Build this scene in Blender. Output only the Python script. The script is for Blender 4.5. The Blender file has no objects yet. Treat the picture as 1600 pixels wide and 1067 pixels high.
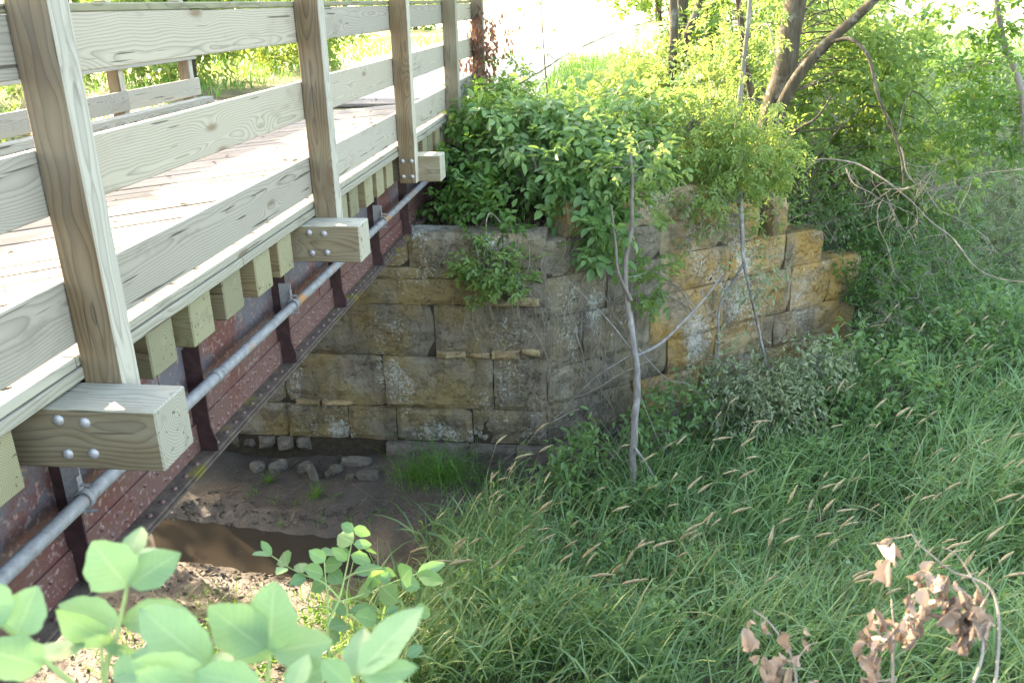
import bpy, math, random
import numpy as np
from mathutils import Vector, Matrix, noise

random.seed(7)
rng = np.random.default_rng(11)
S = bpy.context.scene
COL = S.collection

# ------------------------------------------------------------------ camera
FPX, CX, CY, PW = 1362.0, 800.0, 533.5, 1600.0
_dn = np.array([70.0, -(4030 - CY), -FPX]); _dn /= np.linalg.norm(_dn)
_up = -_dn
_vb = np.array([170.0, CY, -FPX]); _yb = _vb - _up * (_vb @ _up); _yb /= np.linalg.norm(_yb)
ROT = np.stack([np.cross(_yb, _up), _yb, _up])          # x across the bridge, y along it, z up
cam_d = bpy.data.cameras.new('camera'); cam = bpy.data.objects.new('camera', cam_d)
COL.objects.link(cam); S.camera = cam
cam.matrix_world = Matrix(ROT.tolist()).to_4x4()
cam_d.sensor_width = 36.0; cam_d.lens = FPX / PW * 36.0
cam_d.clip_start = 0.05; cam_d.clip_end = 1500
cam_d.dof.use_dof = True; cam_d.dof.focus_distance = 8.5; cam_d.dof.aperture_fstop = 5.6

# ------------------------------------------------------------------ light
SUN_EL = math.radians(20.5)
TO_SUN = Vector((-0.79 * math.cos(SUN_EL), 0.61 * math.cos(SUN_EL), math.sin(SUN_EL))).normalized()
W = bpy.data.worlds.new('World'); S.world = W; W.use_nodes = True
wn = W.node_tree; wn.nodes.clear()
sky = wn.nodes.new('ShaderNodeTexSky'); sky.sky_type = 'NISHITA'; sky.sun_disc = False
sky.sun_elevation = SUN_EL; sky.sun_rotation = math.atan2(TO_SUN.x, TO_SUN.y)
sky.air_density = 1.0; sky.dust_density = 2.0; sky.ozone_density = 1.0
bg = wn.nodes.new('ShaderNodeBackground'); bg.inputs['Strength'].default_value = 0.15
wo = wn.nodes.new('ShaderNodeOutputWorld')
wn.links.new(sky.outputs[0], bg.inputs['Color']); wn.links.new(bg.outputs[0], wo.inputs['Surface'])
sun_d = bpy.data.lights.new('sun', 'SUN'); sun_d.energy = 2.5; sun_d.angle = math.radians(0.55)
sun_d.color = (1.0, 0.9, 0.74)
sun = bpy.data.objects.new('sun', sun_d); COL.objects.link(sun)
sun.rotation_euler = TO_SUN.to_track_quat('Z', 'Y').to_euler(); sun.location = TO_SUN * 60
S.view_settings.view_transform = 'Standard'; S.view_settings.look = 'None'
S.view_settings.gamma = 1.0; S.view_settings.use_curve_mapping = False
S.view_settings.exposure = 3.6
try:
    S.view_settings.use_white_balance = True
    S.view_settings.white_balance_temperature = 8100
    S.view_settings.white_balance_tint = 12
except Exception: pass
S.render.engine = 'CYCLES'
S.cycles.use_denoising = True
S.cycles.max_bounces = 7; S.cycles.diffuse_bounces = 4; S.cycles.glossy_bounces = 3
S.cycles.transmission_bounces = 4; S.cycles.transparent_max_bounces = 6
S.cycles.sample_clamp_indirect = 6.0
S.cycles.caustics_reflective = False; S.cycles.caustics_refractive = False

# ------------------------------------------------------------------ helpers
def ray(u, v):
    return ROT @ np.array([(u - CX) / FPX, (CY - v) / FPX, -1.0])
def at_z(u, v, z): d = ray(u, v); return d * (z / d[2])
def at_y(u, v, y): d = ray(u, v); return d * (y / d[1])
def at_d(u, v, r): d = ray(u, v); return d * (r / np.linalg.norm(d))

def tag(o, label=None, cat=None, group=None, kind=None):
    if label: o['label'] = label
    if cat: o['category'] = cat
    if group: o['group'] = group
    if kind: o['kind'] = kind
    return o
WMAT = {}
def thing(name, label, cat, loc=(0, 0, 0), group=None):
    o = bpy.data.objects.new(name, None); COL.objects.link(o); o.location = loc
    o.empty_display_size = 0.1; WMAT[o.name] = Matrix.Translation(Vector(loc))
    return tag(o, label, cat, group)
def obj(name, me, parent=None, loc=(0, 0, 0), rot=(0, 0, 0)):
    """one mesh object; loc and rot are in world space, parent or not"""
    from mathutils import Euler
    o = bpy.data.objects.new(name, me); COL.objects.link(o)
    o.location = loc; o.rotation_euler = rot
    WMAT[o.name] = Matrix.Translation(Vector(loc)) @ Euler(rot).to_matrix().to_4x4()
    if parent is not None:
        o.parent = parent; o.matrix_parent_inverse = WMAT[parent.name].inverted()
    return o
def fast_mesh(name, V, F, mat, rnd=None, smooth=False):
    V = np.asarray(V, np.float32); F = np.asarray(F, np.int32)
    me = bpy.data.meshes.new(name); n, k = F.shape
    me.vertices.add(len(V)); me.vertices.foreach_set('co', V.ravel())
    me.loops.add(n * k); me.loops.foreach_set('vertex_index', F.ravel())
    me.polygons.add(n)
    me.polygons.foreach_set('loop_start', np.arange(0, n * k, k, dtype=np.int32))
    me.polygons.foreach_set('loop_total', np.full(n, k, np.int32))
    if smooth: me.polygons.foreach_set('use_smooth', np.ones(n, bool))
    if mat: me.materials.append(mat)
    if rnd is not None:
        a = me.attributes.new('rnd', 'FLOAT', 'FACE'); a.data.foreach_set('value', np.asarray(rnd, np.float32))
    me.update(calc_edges=True); return me
def py_mesh(name, V, F, mat, smooth=False):
    me = bpy.data.meshes.new(name); me.from_pydata([tuple(v) for v in V], [], [tuple(f) for f in F])
    if mat: me.materials.append(mat)
    if smooth:
        for p in me.polygons: p.use_smooth = True
    me.update(); return me

def box_mesh(name, sx, sy, sz, mat, bev=0.006, jit=0.0):
    """a box centred on the origin with chamfered edges"""
    hx, hy, hz = sx / 2, sy / 2, sz / 2
    b = min(bev, hx * .4, hy * .4, hz * .4)
    import bmesh
    bm = bmesh.new(); bmesh.ops.create_cube(bm, size=1.0)
    for v in bm.verts: v.co = Vector((v.co.x * sx, v.co.y * sy, v.co.z * sz))
    bmesh.ops.bevel(bm, geom=bm.edges[:], offset=b, segments=1, affect='EDGES')
    if jit:
        for v in bm.verts: v.co += Vector((random.uniform(-jit, jit), random.uniform(-jit, jit), random.uniform(-jit, jit)))
    me = bpy.data.meshes.new(name); bm.to_mesh(me); bm.free()
    if mat: me.materials.append(mat)
    return me

def tube(P, Rr, sides=6):
    P = np.asarray(P, float); n = len(P); Rr = np.broadcast_to(np.asarray(Rr, float), (n,))
    T = np.gradient(P, axis=0); T /= np.linalg.norm(T, axis=1)[:, None] + 1e-9
    ref = np.array([0.0, 0, 1]) if abs(T[0][2]) < .9 else np.array([1.0, 0, 0])
    V = []
    for i in range(n):
        a = np.cross(T[i], ref); a /= np.linalg.norm(a) + 1e-9
        b = np.cross(T[i], a); ref = np.cross(a, T[i])
        th = np.arange(sides) * 2 * np.pi / sides
        V.append(P[i] + Rr[i] * (np.cos(th)[:, None] * a + np.sin(th)[:, None] * b))
    V = np.concatenate(V); F = []
    i = np.arange(n - 1)[:, None] * sides; j = np.arange(sides)[None, :]
    a = i + j; b = i + (j + 1) % sides
    F = np.stack([a, b, b + sides, a + sides], -1).reshape(-1, 4)
    return V, F
def join(parts):
    Vs, Fs, o = [], [], 0
    for V, F in parts:
        Vs.append(V); Fs.append(np.asarray(F) + o); o += len(V)
    return np.concatenate(Vs), np.concatenate(Fs)
def spline(pts, n=12):
    """Catmull-Rom through control points"""
    P = np.asarray(pts, float); P = np.vstack([2 * P[0] - P[1], P, 2 * P[-1] - P[-2]]); out = []
    m = len(P) - 3
    for i in range(m):
        p0, p1, p2, p3 = P[i:i + 4]
        ts = np.linspace(0, 1, n, endpoint=(i == m - 1))[:, None]
        out.append(.5 * (2 * p1 + (p2 - p0) * ts + (2 * p0 - 5 * p1 + 4 * p2 - p3) * ts ** 2 + (3 * p1 - p0 - 3 * p2 + p3) * ts ** 3))
    return np.concatenate(out)
def wobble(P, amp, freq=1.0, seed=0):
    P = np.array(P, float)
    for i in range(len(P)):
        q = Vector(P[i] * freq) + Vector((seed * 3.1, seed * 1.7, 0))
        P[i] += amp * np.array(noise.noise_vector(q))
    return P
def unit(v): return v / (np.linalg.norm(v, axis=-1, keepdims=True) + 1e-9)
def rand_unit(n): return unit(rng.normal(size=(n, 3)))
def sstep(a, b, x):
    t = np.clip((x - a) / (b - a), 0, 1); return t * t * (3 - 2 * t)

# ------------------------------------------------------------------ materials
class NT:
    def __init__(s, name):
        s.m = bpy.data.materials.new(name); s.m.use_nodes = True; s.t = s.m.node_tree; s.t.nodes.clear()
        s.out = s.n('ShaderNodeOutputMaterial')
    def n(s, typ, **kw):
        nd = s.t.nodes.new(typ)
        for k, v in kw.items(): setattr(nd, k, v)
        return nd
    def l(s, a, b): s.t.links.new(a, b)
    def val(s, sock, v):
        if hasattr(v, 'is_linked') or isinstance(v, bpy.types.NodeSocket): s.l(v, sock)
        else: sock.default_value = v
    def math(s, op, a, b=None, c=None):
        nd = s.n('ShaderNodeMath', operation=op)
        for i, v in enumerate((a, b, c)):
            if v is not None: s.val(nd.inputs[i], v)
        return nd.outputs[0]
    def vmath(s, op, a, b=None, scale=None):
        nd = s.n('ShaderNodeVectorMath', operation=op); s.val(nd.inputs[0], a)
        if b is not None: s.val(nd.inputs[1], b)
        if scale is not None: s.val(nd.inputs['Scale'], scale)
        return nd.outputs[0] if op not in ('LENGTH', 'DOT_PRODUCT', 'DISTANCE') else nd.outputs['Value']
    def noise(s, vec, scale, detail=4, rough=.55, dist=0.0):
        nd = s.n('ShaderNodeTexNoise'); s.l(vec, nd.inputs['Vector'])
        s.val(nd.inputs['Scale'], scale); nd.inputs['Detail'].default_value = detail
        nd.inputs['Roughness'].default_value = rough; nd.inputs['Distortion'].default_value = dist
        return nd.outputs[0]
    def ramp(s, fac, stops):
        nd = s.n('ShaderNodeValToRGB'); s.l(fac, nd.inputs[0]); el = nd.color_ramp.elements
        el[0].position, el[0].color = stops[0][0], c4(stops[0][1]); el[1].position, el[1].color = stops[-1][0], c4(stops[-1][1])
        for p, c in stops[1:-1]: e = el.new(p); e.color = c4(c)
        return nd.outputs[0]
    def mix(s, fac, a, b):
        nd = s.n('ShaderNodeMix', data_type='RGBA'); s.val(nd.inputs[0], fac)
        s.val(nd.inputs[6], c4(a) if isinstance(a, tuple) else a); s.val(nd.inputs[7], c4(b) if isinstance(b, tuple) else b)
        return nd.outputs[2]
    def bsdf(s, col, rough=.8, spec=.3, bump=None, bstr=.3, bdist=.01, metal=0.0):
        p = s.n('ShaderNodeBsdfPrincipled'); s.val(p.inputs['Base Color'], c4(col) if isinstance(col, tuple) else col)
        s.val(p.inputs['Roughness'], rough); p.inputs['Specular IOR Level'].default_value = spec
        p.inputs['Metallic'].default_value = metal
        if bump is not None:
            b = s.n('ShaderNodeBump'); b.inputs['Strength'].default_value = bstr; b.inputs['Distance'].default_value = bdist
            s.l(bump, b.inputs['Height']); s.l(b.outputs[0], p.inputs['Normal'])
        return p.outputs[0]
    def done(s, sh): s.l(sh, s.out.inputs['Surface']); return s.m
def c4(c): return tuple(c) if len(c) == 4 else (c[0], c[1], c[2], 1.0)

def wood_mat(name, pale, dark, ring=80.0, grey=(.42, .43, .38), greyamt=.5, green=.15, skylit_bleach=.7):
    """sawn softwood with rings round a pith that runs along local X, knots, weathering and skylight painted on +X and top faces"""
    t = NT(name); tc = t.n('ShaderNodeTexCoord').outputs['Object']; oi = t.n('ShaderNodeObjectInfo')
    off = t.vmath('MULTIPLY', oi.outputs['Location'], (3.1, 2.3, 5.7))
    rnd3 = t.n('ShaderNodeCombineXYZ'); r = oi.outputs['Random']
    t.l(t.math('MULTIPLY', r, 40.0), rnd3.inputs[0]); t.l(t.math('MULTIPLY', r, 17.0), rnd3.inputs[1]); t.l(t.math('MULTIPLY', r, 29.0), rnd3.inputs[2])
    q = t.vmath('ADD', t.vmath('ADD', tc, off), rnd3.outputs[0])
    # slow wander of the grain
    wv = t.n('ShaderNodeTexNoise'); wv.inputs['Scale'].default_value = 1.0; wv.inputs['Detail'].default_value = 2
    t.l(t.vmath('MULTIPLY', q, (1.3, 3.0, 3.0)), wv.inputs['Vector'])
    warp = t.vmath('MULTIPLY', t.vmath('SUBTRACT', wv.outputs['Color'], (.5, .5, .5)), (0, .10, .10))
    # knots
    vo = t.n('ShaderNodeTexVoronoi'); vo.inputs['Scale'].default_value = 1.0
    t.l(t.vmath('MULTIPLY', q, (1.15, 4.0, 4.0)), vo.inputs['Vector'])
    kd = vo.outputs['Distance']
    kn = t.math('POWER', 2.718, t.math('MULTIPLY', t.math('MULTIPLY', kd, kd), -22.0))
    pith = t.vmath('MULTIPLY', t.vmath('ADD', t.vmath('ADD', tc, warp), t.vmath('MULTIPLY', t.vmath('SUBTRACT', rnd3.outputs[0], (20, 8.5, 14.5)), (0, .006, .006))), (.02, 1, 1))
    ln = t.vmath('LENGTH', pith)
    ph = t.math('ADD', t.math('MULTIPLY', ln, ring), t.math('MULTIPLY', kn, 5.5))
    rings = t.math('FRACT', ph)
    line = t.ramp(rings, [(0.0, (.15,) * 3), (.35, (.05,) * 3), (.8, (.55,) * 3), (.93, (1,) * 3), (1, (.2,) * 3)])
    fine = t.noise(t.vmath('MULTIPLY', q, (4, 150, 150)), 1.0, 3, .6)
    blot = t.noise(t.vmath('MULTIPLY', q, (.9, 5, 5)), 1.0, 4, .6)
    col = t.mix(line, pale, dark)
    col = t.mix(t.math('MULTIPLY', t.ramp(fine, [(.35, (0,) * 3), (.7, (1,) * 3)]), .25), col, dark)
    col = t.mix(t.math('MULTIPLY', t.ramp(blot, [(.35, (0,) * 3), (.65, (1,) * 3)]), greyamt), col, grey)
    col = t.mix(t.math('MULTIPLY', t.ramp(t.noise(q, 1.7, 3), [(.5, (0,) * 3), (.8, (1,) * 3)]), green), col, (.22, .27, .13))
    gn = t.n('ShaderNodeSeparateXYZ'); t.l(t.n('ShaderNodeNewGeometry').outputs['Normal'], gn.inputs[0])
    wz = t.math('ADD', t.math('MULTIPLY', gn.outputs[0], .85), t.math('MAXIMUM', gn.outputs[2], 0.0))  # paler +X and top faces: skylight painted into the colour along with bleaching
    wz = t.math('MULTIPLY', t.ramp(t.math('ADD', wz, t.math('MULTIPLY_ADD', blot, .5, -.25)), [(.2, (0,) * 3), (.75, (1,) * 3)]), skylit_bleach)
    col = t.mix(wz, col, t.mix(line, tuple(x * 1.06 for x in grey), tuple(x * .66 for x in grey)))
    kc = t.ramp(kd, [(.06, (1,) * 3), (.13, (0,) * 3)])
    col = t.mix(t.math('MULTIPLY', kc, .75), col, (.13, .085, .05))
    # drying checks
    chk = t.ramp(t.noise(t.vmath('MULTIPLY', q, (1.2, 34, 34)), 1.0, 2, .5), [(.305, (1,) * 3), (.33, (0,) * 3)])
    stain = t.ramp(t.noise(t.vmath('MULTIPLY', q, (2.2, 6, 6)), 1.0, 5, .7), [(.56, (0,) * 3), (.72, (1,) * 3)])
    col = t.mix(t.math('MULTIPLY', stain, .4), col, dark)
    col = t.mix(t.math('MULTIPLY', chk, .8), col, (.05, .04, .03))
    pv = t.ramp(r, [(0, (.80, .79, .77)), (.5, (1, 1, 1)), (1, (1.14, 1.1, 1.02))])
    mv = t.n('ShaderNodeMix', data_type='RGBA', blend_type='MULTIPLY'); mv.inputs[0].default_value = 1.0; t.l(col, mv.inputs[6]); t.l(pv, mv.inputs[7]); col = mv.outputs[2]
    h = t.math('SUBTRACT', t.math('MULTIPLY', line, -.35), t.math('MULTIPLY', chk, 1.5))
    h = t.math('ADD', h, t.math('MULTIPLY', fine, .5))
    return t.done(t.bsdf(col, .8, .25, h, .45, .004))

M = {}
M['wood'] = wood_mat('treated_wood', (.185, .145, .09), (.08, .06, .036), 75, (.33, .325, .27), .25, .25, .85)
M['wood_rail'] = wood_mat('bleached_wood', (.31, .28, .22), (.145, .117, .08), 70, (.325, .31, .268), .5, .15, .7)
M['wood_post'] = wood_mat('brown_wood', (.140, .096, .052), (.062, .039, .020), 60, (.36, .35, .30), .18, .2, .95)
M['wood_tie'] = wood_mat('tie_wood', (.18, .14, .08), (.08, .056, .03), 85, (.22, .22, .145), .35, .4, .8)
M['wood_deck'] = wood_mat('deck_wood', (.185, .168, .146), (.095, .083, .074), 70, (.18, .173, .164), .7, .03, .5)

def steel_paint():
    t = NT('rusted_girder_paint'); tc = t.n('ShaderNodeNewGeometry').outputs['Position']
    big = t.noise(tc, 1.6, 4, .6); mid = t.noise(tc, 9, 6, .65); fin = t.noise(tc, 70, 5, .7)
    sep = t.n('ShaderNodeSeparateXYZ'); t.l(tc, sep.inputs[0])
    # grey-blue sky reflection painted in higher up the web, maroon primer and rust below
    hgt = t.math('MULTIPLY_ADD', sep.outputs[2], 1.7, 4.3)
    k = t.math('ADD', hgt, t.math('MULTIPLY_ADD', mid, 1.2, -.6))
    col = t.mix(t.ramp(k, [(.25, (0,) * 3), (.62, (1,) * 3)]), (.115, .060, .052), (.095, .095, .110))
    col = t.mix(t.ramp(t.math('ADD', big, t.math('MULTIPLY', fin, .25)), [(.66, (0,) * 3), (.74, (1,) * 3)]), col, (.115, .045, .038))
    col = t.mix(t.ramp(fin, [(.60, (0,) * 3), (.72, (1,) * 3)]), col, (.06, .028, .026))
    col = t.mix(t.ramp(t.noise(tc, 30, 4), [(.56, (0,) * 3), (.66, (1,) * 3)]), col, (.24, .16, .15))
    h = t.math('ADD', t.math('MULTIPLY', mid, .6), t.math('MULTIPLY', fin, .6))
    return t.done(t.bsdf(col, t.math('MULTIPLY_ADD', fin, .3, .32), .5, h, .35, .006))
M['steel'] = steel_paint()
def plain(name, col, rough=.6, spec=.4, metal=0.0, vary=.3, scale=20, bump=.2):
    t = NT(name); tc = t.n('ShaderNodeTexCoord').outputs['Object']
    nz = t.noise(tc, scale, 5, .65)
    lo = tuple(c * (1 - vary) for c in col); hi = tuple(min(1, c * (1 + vary)) for c in col)
    return t.done(t.bsdf(t.ramp(nz, [(.3, lo), (.7, hi)]), rough, spec, nz, bump, .004, metal))
M['dark_steel'] = plain('dark_maroon_steel', (.045, .022, .022), .5, .4, 0, .5, 14)
def flange_mat():
    t = NT('flange_with_grit'); tc = t.n('ShaderNodeTexCoord').outputs['Object']
    a = t.noise(tc, 7, 6, .7); b = t.noise(tc, 55, 4, .7)
    col = t.ramp(a, [(.3, (.035, .028, .022)), (.5, (.085, .062, .05)), (.7, (.13, .10, .075))])
    col = t.mix(t.ramp(t.noise(tc, 3.3, 4), [(.57, (0,) * 3), (.66, (1,) * 3)]), col, (.13, .11, .025))
    return t.done(t.bsdf(col, .8, .3, t.math('ADD', a, b), .5, .01))
M['flange'] = flange_mat()
def galv():
    t = NT('galvanised_pipe'); tc = t.n('ShaderNodeTexCoord').outputs['Object']
    a = t.noise(tc, 18, 5, .6)
    col = t.ramp(a, [(.3, (.15, .152, .155)), (.7, (.27, .27, .275))])
    col = t.mix(t.ramp(t.noise(tc, 2.1, 5, .6), [(.60, (0,) * 3), (.68, (1,) * 3)]), col, (.33, .17, .07))
    return t.done(t.bsdf(col, .6, .35, a, .1, .002, .1))
M['galv'] = galv()
M['zinc'] = plain('zinc_bolt', (.30, .30, .31), .45, .5, .4, .25, 40)

def stone_mat(name, base, tint, tintamt, lich, lichamt, moss, zonal=False):
    t = NT(name); tc = t.n('ShaderNodeNewGeometry').outputs['Position']
    oi = t.n('ShaderNodeObjectInfo').outputs['Random']
    a = t.noise(tc, 2.2, 6, .62); b = t.noise(tc, 11, 6, .66); c = t.noise(tc, 60, 4, .7)
    col = t.ramp(a, [(.25, tuple(x * .55 for x in base)), (.5, base), (.75, tuple(x * 1.35 for x in base))])
    stripe = t.noise(t.vmath('MULTIPLY', tc, (5, 5, .5)), 1.0, 4, .6)
    col = t.mix(t.math('MULTIPLY', t.ramp(stripe, [(.45, (0,) * 3), (.65, (1,) * 3)]), .55), col, tuple(x * .42 for x in base))
    tm = t.ramp(t.math('ADD', t.noise(tc, 1.3, 5, .6), t.math('MULTIPLY_ADD', oi, .07, -.03)), [(.42, (0,) * 3), (.62, (1,) * 3)])
    xs = t.n('ShaderNodeSeparateXYZ'); t.l(tc, xs.inputs[0])
    if zonal: tm = t.math('MULTIPLY', tm, t.ramp(t.math('MULTIPLY_ADD', xs.outputs[0], .2, 1.0), [(.55, (1,) * 3), (.82, (.45,) * 3)]))
    col = t.mix(t.math('MULTIPLY', tm, tintamt), col, tint)
    mm = t.ramp(t.noise(tc, .9, 4, .6), [(.55, (0,) * 3), (.72, (1,) * 3)])
    col = t.mix(t.math('MULTIPLY', mm, moss), col, (.055, .065, .02))
    zone = t.noise(t.vmath('MULTIPLY', tc, (1, 1, .6)), 1.3, 3, .5)
    sp = t.ramp(t.math('ADD', t.noise(tc, 24, 8, .78), t.math('MULTIPLY_ADD', zone, 1.1, -.59)), [(.56, (0,) * 3), (.62, (1,) * 3)]); zone = 1.0
    col = t.mix(t.math('MULTIPLY', sp, lichamt), col, lich)
    col = t.mix(t.math('MULTIPLY', t.ramp(c, [(.55, (0,) * 3), (.75, (1,) * 3)]), .35), col, tuple(x * .4 for x in base))
    pit = t.ramp(b, [(.34, (1,) * 3), (.50, (0,) * 3)])
    col = t.mix(t.math('MULTIPLY', pit, .28), col, tuple(x * .35 for x in base))
    g2 = t.noise(tc, 140, 4, .75)
    col = t.mix(t.math('MULTIPLY', t.ramp(g2, [(.5, (0,) * 3), (.72, (1,) * 3)]), .22), col, tuple(min(1, x * 1.6) for x in base))
    crk = t.ramp(t.math('ABSOLUTE', t.math('SUBTRACT', t.noise(tc, 1.9, 6, .7), .5)), [(.002, (1,) * 3), (.006, (0,) * 3)])
    col = t.mix(t.math('MULTIPLY', crk, .35), col, (.03, .025, .018))
    blk = t.ramp(oi, [(0, (.84,) * 3), (.5, (1,) * 3), (1, (1.14,) * 3)])
    mv = t.n('ShaderNodeMix', data_type='RGBA', blend_type='MULTIPLY'); mv.inputs[0].default_value = 1.0; t.l(col, mv.inputs[6]); t.l(blk, mv.inputs[7]); col = mv.outputs[2]
    h = t.math('SUBTRACT', t.math('ADD', t.math('MULTIPLY', b, 1.0), t.math('MULTIPLY', c, .4)), t.math('MULTIPLY', crk, .4))
    return t.done(t.bsdf(col, .9, .15, h, 1.0, .07))
M['stone'] = stone_mat('sandstone_grey', (.25, .218, .165), (.29, .215, .075), .75, (.48, .50, .45), .85, .4, True)
M['stone_wing'] = stone_mat('sandstone_ochre', (.38, .30, .20), (.46, .27, .07), .85, (.55, .53, .48), .8, .08)
M['stone_foot'] = stone_mat('footing_stone', (.21, .185, .155), (.20, .17, .12), .4, (.35, .35, .33), .3, .3)
M['stone_pale'] = stone_mat('spalled_stone', (.45, .35, .20), (.42, .28, .12), .4, (.5, .5, .45), .2, .05)
M['core'] = plain('dark_joint', (.05, .042, .03), .95, .1, 0, .4, 12)

def ground_mat():
    t = NT('ground_soil'); tc = t.n('ShaderNodeTexCoord').outputs['Object']
    sep = t.n('ShaderNodeSeparateXYZ'); t.l(tc, sep.inputs[0])
    a = t.noise(tc, 1.4, 6, .65); b = t.noise(tc, 14, 6, .7); c = t.noise(tc, 60, 3, .7)
    mud = t.ramp(a, [(.3, (.050, .041, .034)), (.55, (.082, .069, .057)), (.75, (.115, .098, .08))])
    mud = t.mix(t.ramp(b, [(.62, (0,) * 3), (.75, (1,) * 3)]), mud, (.13, .105, .075))
    litter = t.ramp(t.noise(tc, 25, 5, .8), [(.35, (.035, .026, .018)), (.55, (.08, .058, .04)), (.75, (.16, .12, .085))])
    far = t.ramp(t.noise(tc, .35, 5, .7), [(.3, (.16, .20, .06)), (.5, (.27, .28, .11)), (.7, (.40, .36, .20))])
    up = t.ramp(t.math('MULTIPLY_ADD', sep.outputs[2], .5, 2.4), [(0, (0,) * 3), (1, (1,) * 3)])     # above the channel
    dist = t.ramp(t.math('MULTIPLY_ADD', sep.outputs[1], .125, -2.1), [(0, (0,) * 3), (1, (1,) * 3)])
    col = t.mix(up, mud, litter); col = t.mix(dist, col, far)
    rgh = t.math('MULTIPLY_ADD', a, 1.2, -.1)
    h = t.math('ADD', b, t.math('MULTIPLY', c, .4))
    return t.done(t.bsdf(col, rgh, .35, h, .7, .05))
M['ground'] = ground_mat()
def gravel_mat():
    t = NT('pale_gravel'); tc = t.n('ShaderNodeTexCoord').outputs['Object']
    a = t.noise(tc, .5, 5, .6); b = t.noise(tc, 24, 5, .75)
    col = t.ramp(t.math('MULTIPLY_ADD', b, .6, t.math('MULTIPLY', a, .4)), [(.3, (.30, .25, .22)), (.7, (.52, .47, .42))])
    return t.done(t.bsdf(col, .9, .2, b, .6, .03))
M['gravel'] = gravel_mat()
def water_mat():
    t = NT('muddy_water'); tc = t.n('ShaderNodeTexCoord').outputs['Object']
    a = t.noise(tc, 3, 3, .5)
    p = t.bsdf(t.ramp(t.noise(tc, .8, 3), [(.3, (.032, .027, .021)), (.7, (.048, .04, .030))]), .03, .5, a, .04, .02)
    return t.done(p)
M['water'] = water_mat()

def leaf_mat(name, lo, hi, trans, tamt=.45, rough=.5, dry=None):
    t = NT(name); at = t.n('ShaderNodeAttribute'); at.attribute_name = 'rnd'
    tc = t.n('ShaderNodeTexCoord').outputs['Object']
    stops = [(0, lo), (.9, hi)] if dry is None else [(0, lo), (.86, hi), (.93, hi), (.97, dry)]
    col = t.ramp(at.outputs['Fac'], stops)
    col = t.mix(t.math('MULTIPLY', t.noise(tc, 30, 3), .35), col, tuple(x * .6 for x in lo))
    p = t.bsdf(col, rough, .35)
    tr = t.n('ShaderNodeBsdfTranslucent'); tr.inputs['Color'].default_value = c4(trans)
    mx = t.n('ShaderNodeMixShader'); mx.inputs[0].default_value = tamt
    t.l(p, mx.inputs[1]); t.l(tr.outputs[0], mx.inputs[2])
    return t.done(mx.outputs[0])
M['leaf'] = leaf_mat('leaf_green', (.045, .125, .03), (.11, .22, .05), (.20, .36, .05), .4, .45, (.30, .22, .05))
M['leaf_bright'] = leaf_mat('leaf_fresh_green', (.065, .145, .05), (.18, .28, .10), (.38, .53, .13), .5, .42, (.40, .33, .07))
M['leaf_fresh'] = leaf_mat('nettle_green', (.065, .155, .055), (.20, .335, .12), (.27, .44, .11), .4, .4)
M['leaf_dark'] = leaf_mat('leaf_deep_green', (.055, .13, .05), (.13, .23, .085), (.2, .36, .08), .42, .45)
M['leaf_lime'] = leaf_mat('leaf_yellow_green', (.11, .21, .055), (.25, .35, .12), (.40, .52, .12), .46, .5)
M['leaf_pale'] = leaf_mat('leaf_pale_green', (.15, .27, .12), (.22, .36, .17), (.22, .40, .12), .35, .5)
M['leaf_grey'] = leaf_mat('leaf_grey_green', (.21, .27, .15), (.36, .41, .25), (.25, .32, .10), .4, .55, (.45, .30, .08))
M['grass'] = leaf_mat('grass_blade', (.06, .155, .05), (.25, .385, .165), (.28, .45, .12), .36, .33, (.42, .36, .16))
M['grass_lush'] = leaf_mat('grass_lush', (.05, .15, .025), (.12, .27, .05), (.2, .42, .06), .4, .45)
M['seed'] = leaf_mat('seed_head_tan', (.36, .29, .14), (.58, .49, .30), (.4, .3, .15), .25, .7)
M['dead_leaf'] = leaf_mat('dead_leaf', (.14, .11, .09), (.40, .33, .275), (.4, .27, .18), .22, .6)
M['red_leaf'] = leaf_mat('dead_vine_leaf', (.14, .07, .05), (.30, .16, .11), (.35, .16, .08), .3, .6)
M['litter'] = leaf_mat('litter', (.05, .035, .025), (.21, .15, .11), (.2, .12, .06), .15, .8)
def bark_mat(name, a, b, lich=(.3, .32, .28), la=.4):
    t = NT(name); tc = t.n('ShaderNodeTexCoord').outputs['Object']
    n1 = t.noise(t.vmath('MULTIPLY', tc, (14, 14, 3)), 1.0, 6, .7); n2 = t.noise(tc, 5, 4, .6)
    col = t.ramp(n1, [(.3, a), (.7, b)])
    col = t.mix(t.math('MULTIPLY', t.ramp(n2, [(.55, (0,) * 3), (.65, (1,) * 3)]), la), col, lich)
    return t.done(t.bsdf(col, .9, .15, n1, .8, .03))
M['bark'] = bark_mat('bark_brown', (.035, .029, .021), (.115, .098, .072))
M['bark_grey'] = bark_mat('bark_grey', (.12, .108, .095), (.30, .28, .26), (.45, .46, .43), .4)
M['bark_mid'] = bark_mat('bark_mid', (.09, .078, .062), (.22, .19, .16), (.3, .3, .27), .3)
M['twig'] = bark_mat('dry_twig', (.14, .115, .09), (.30, .26, .22), (.4, .4, .37), .3)
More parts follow.
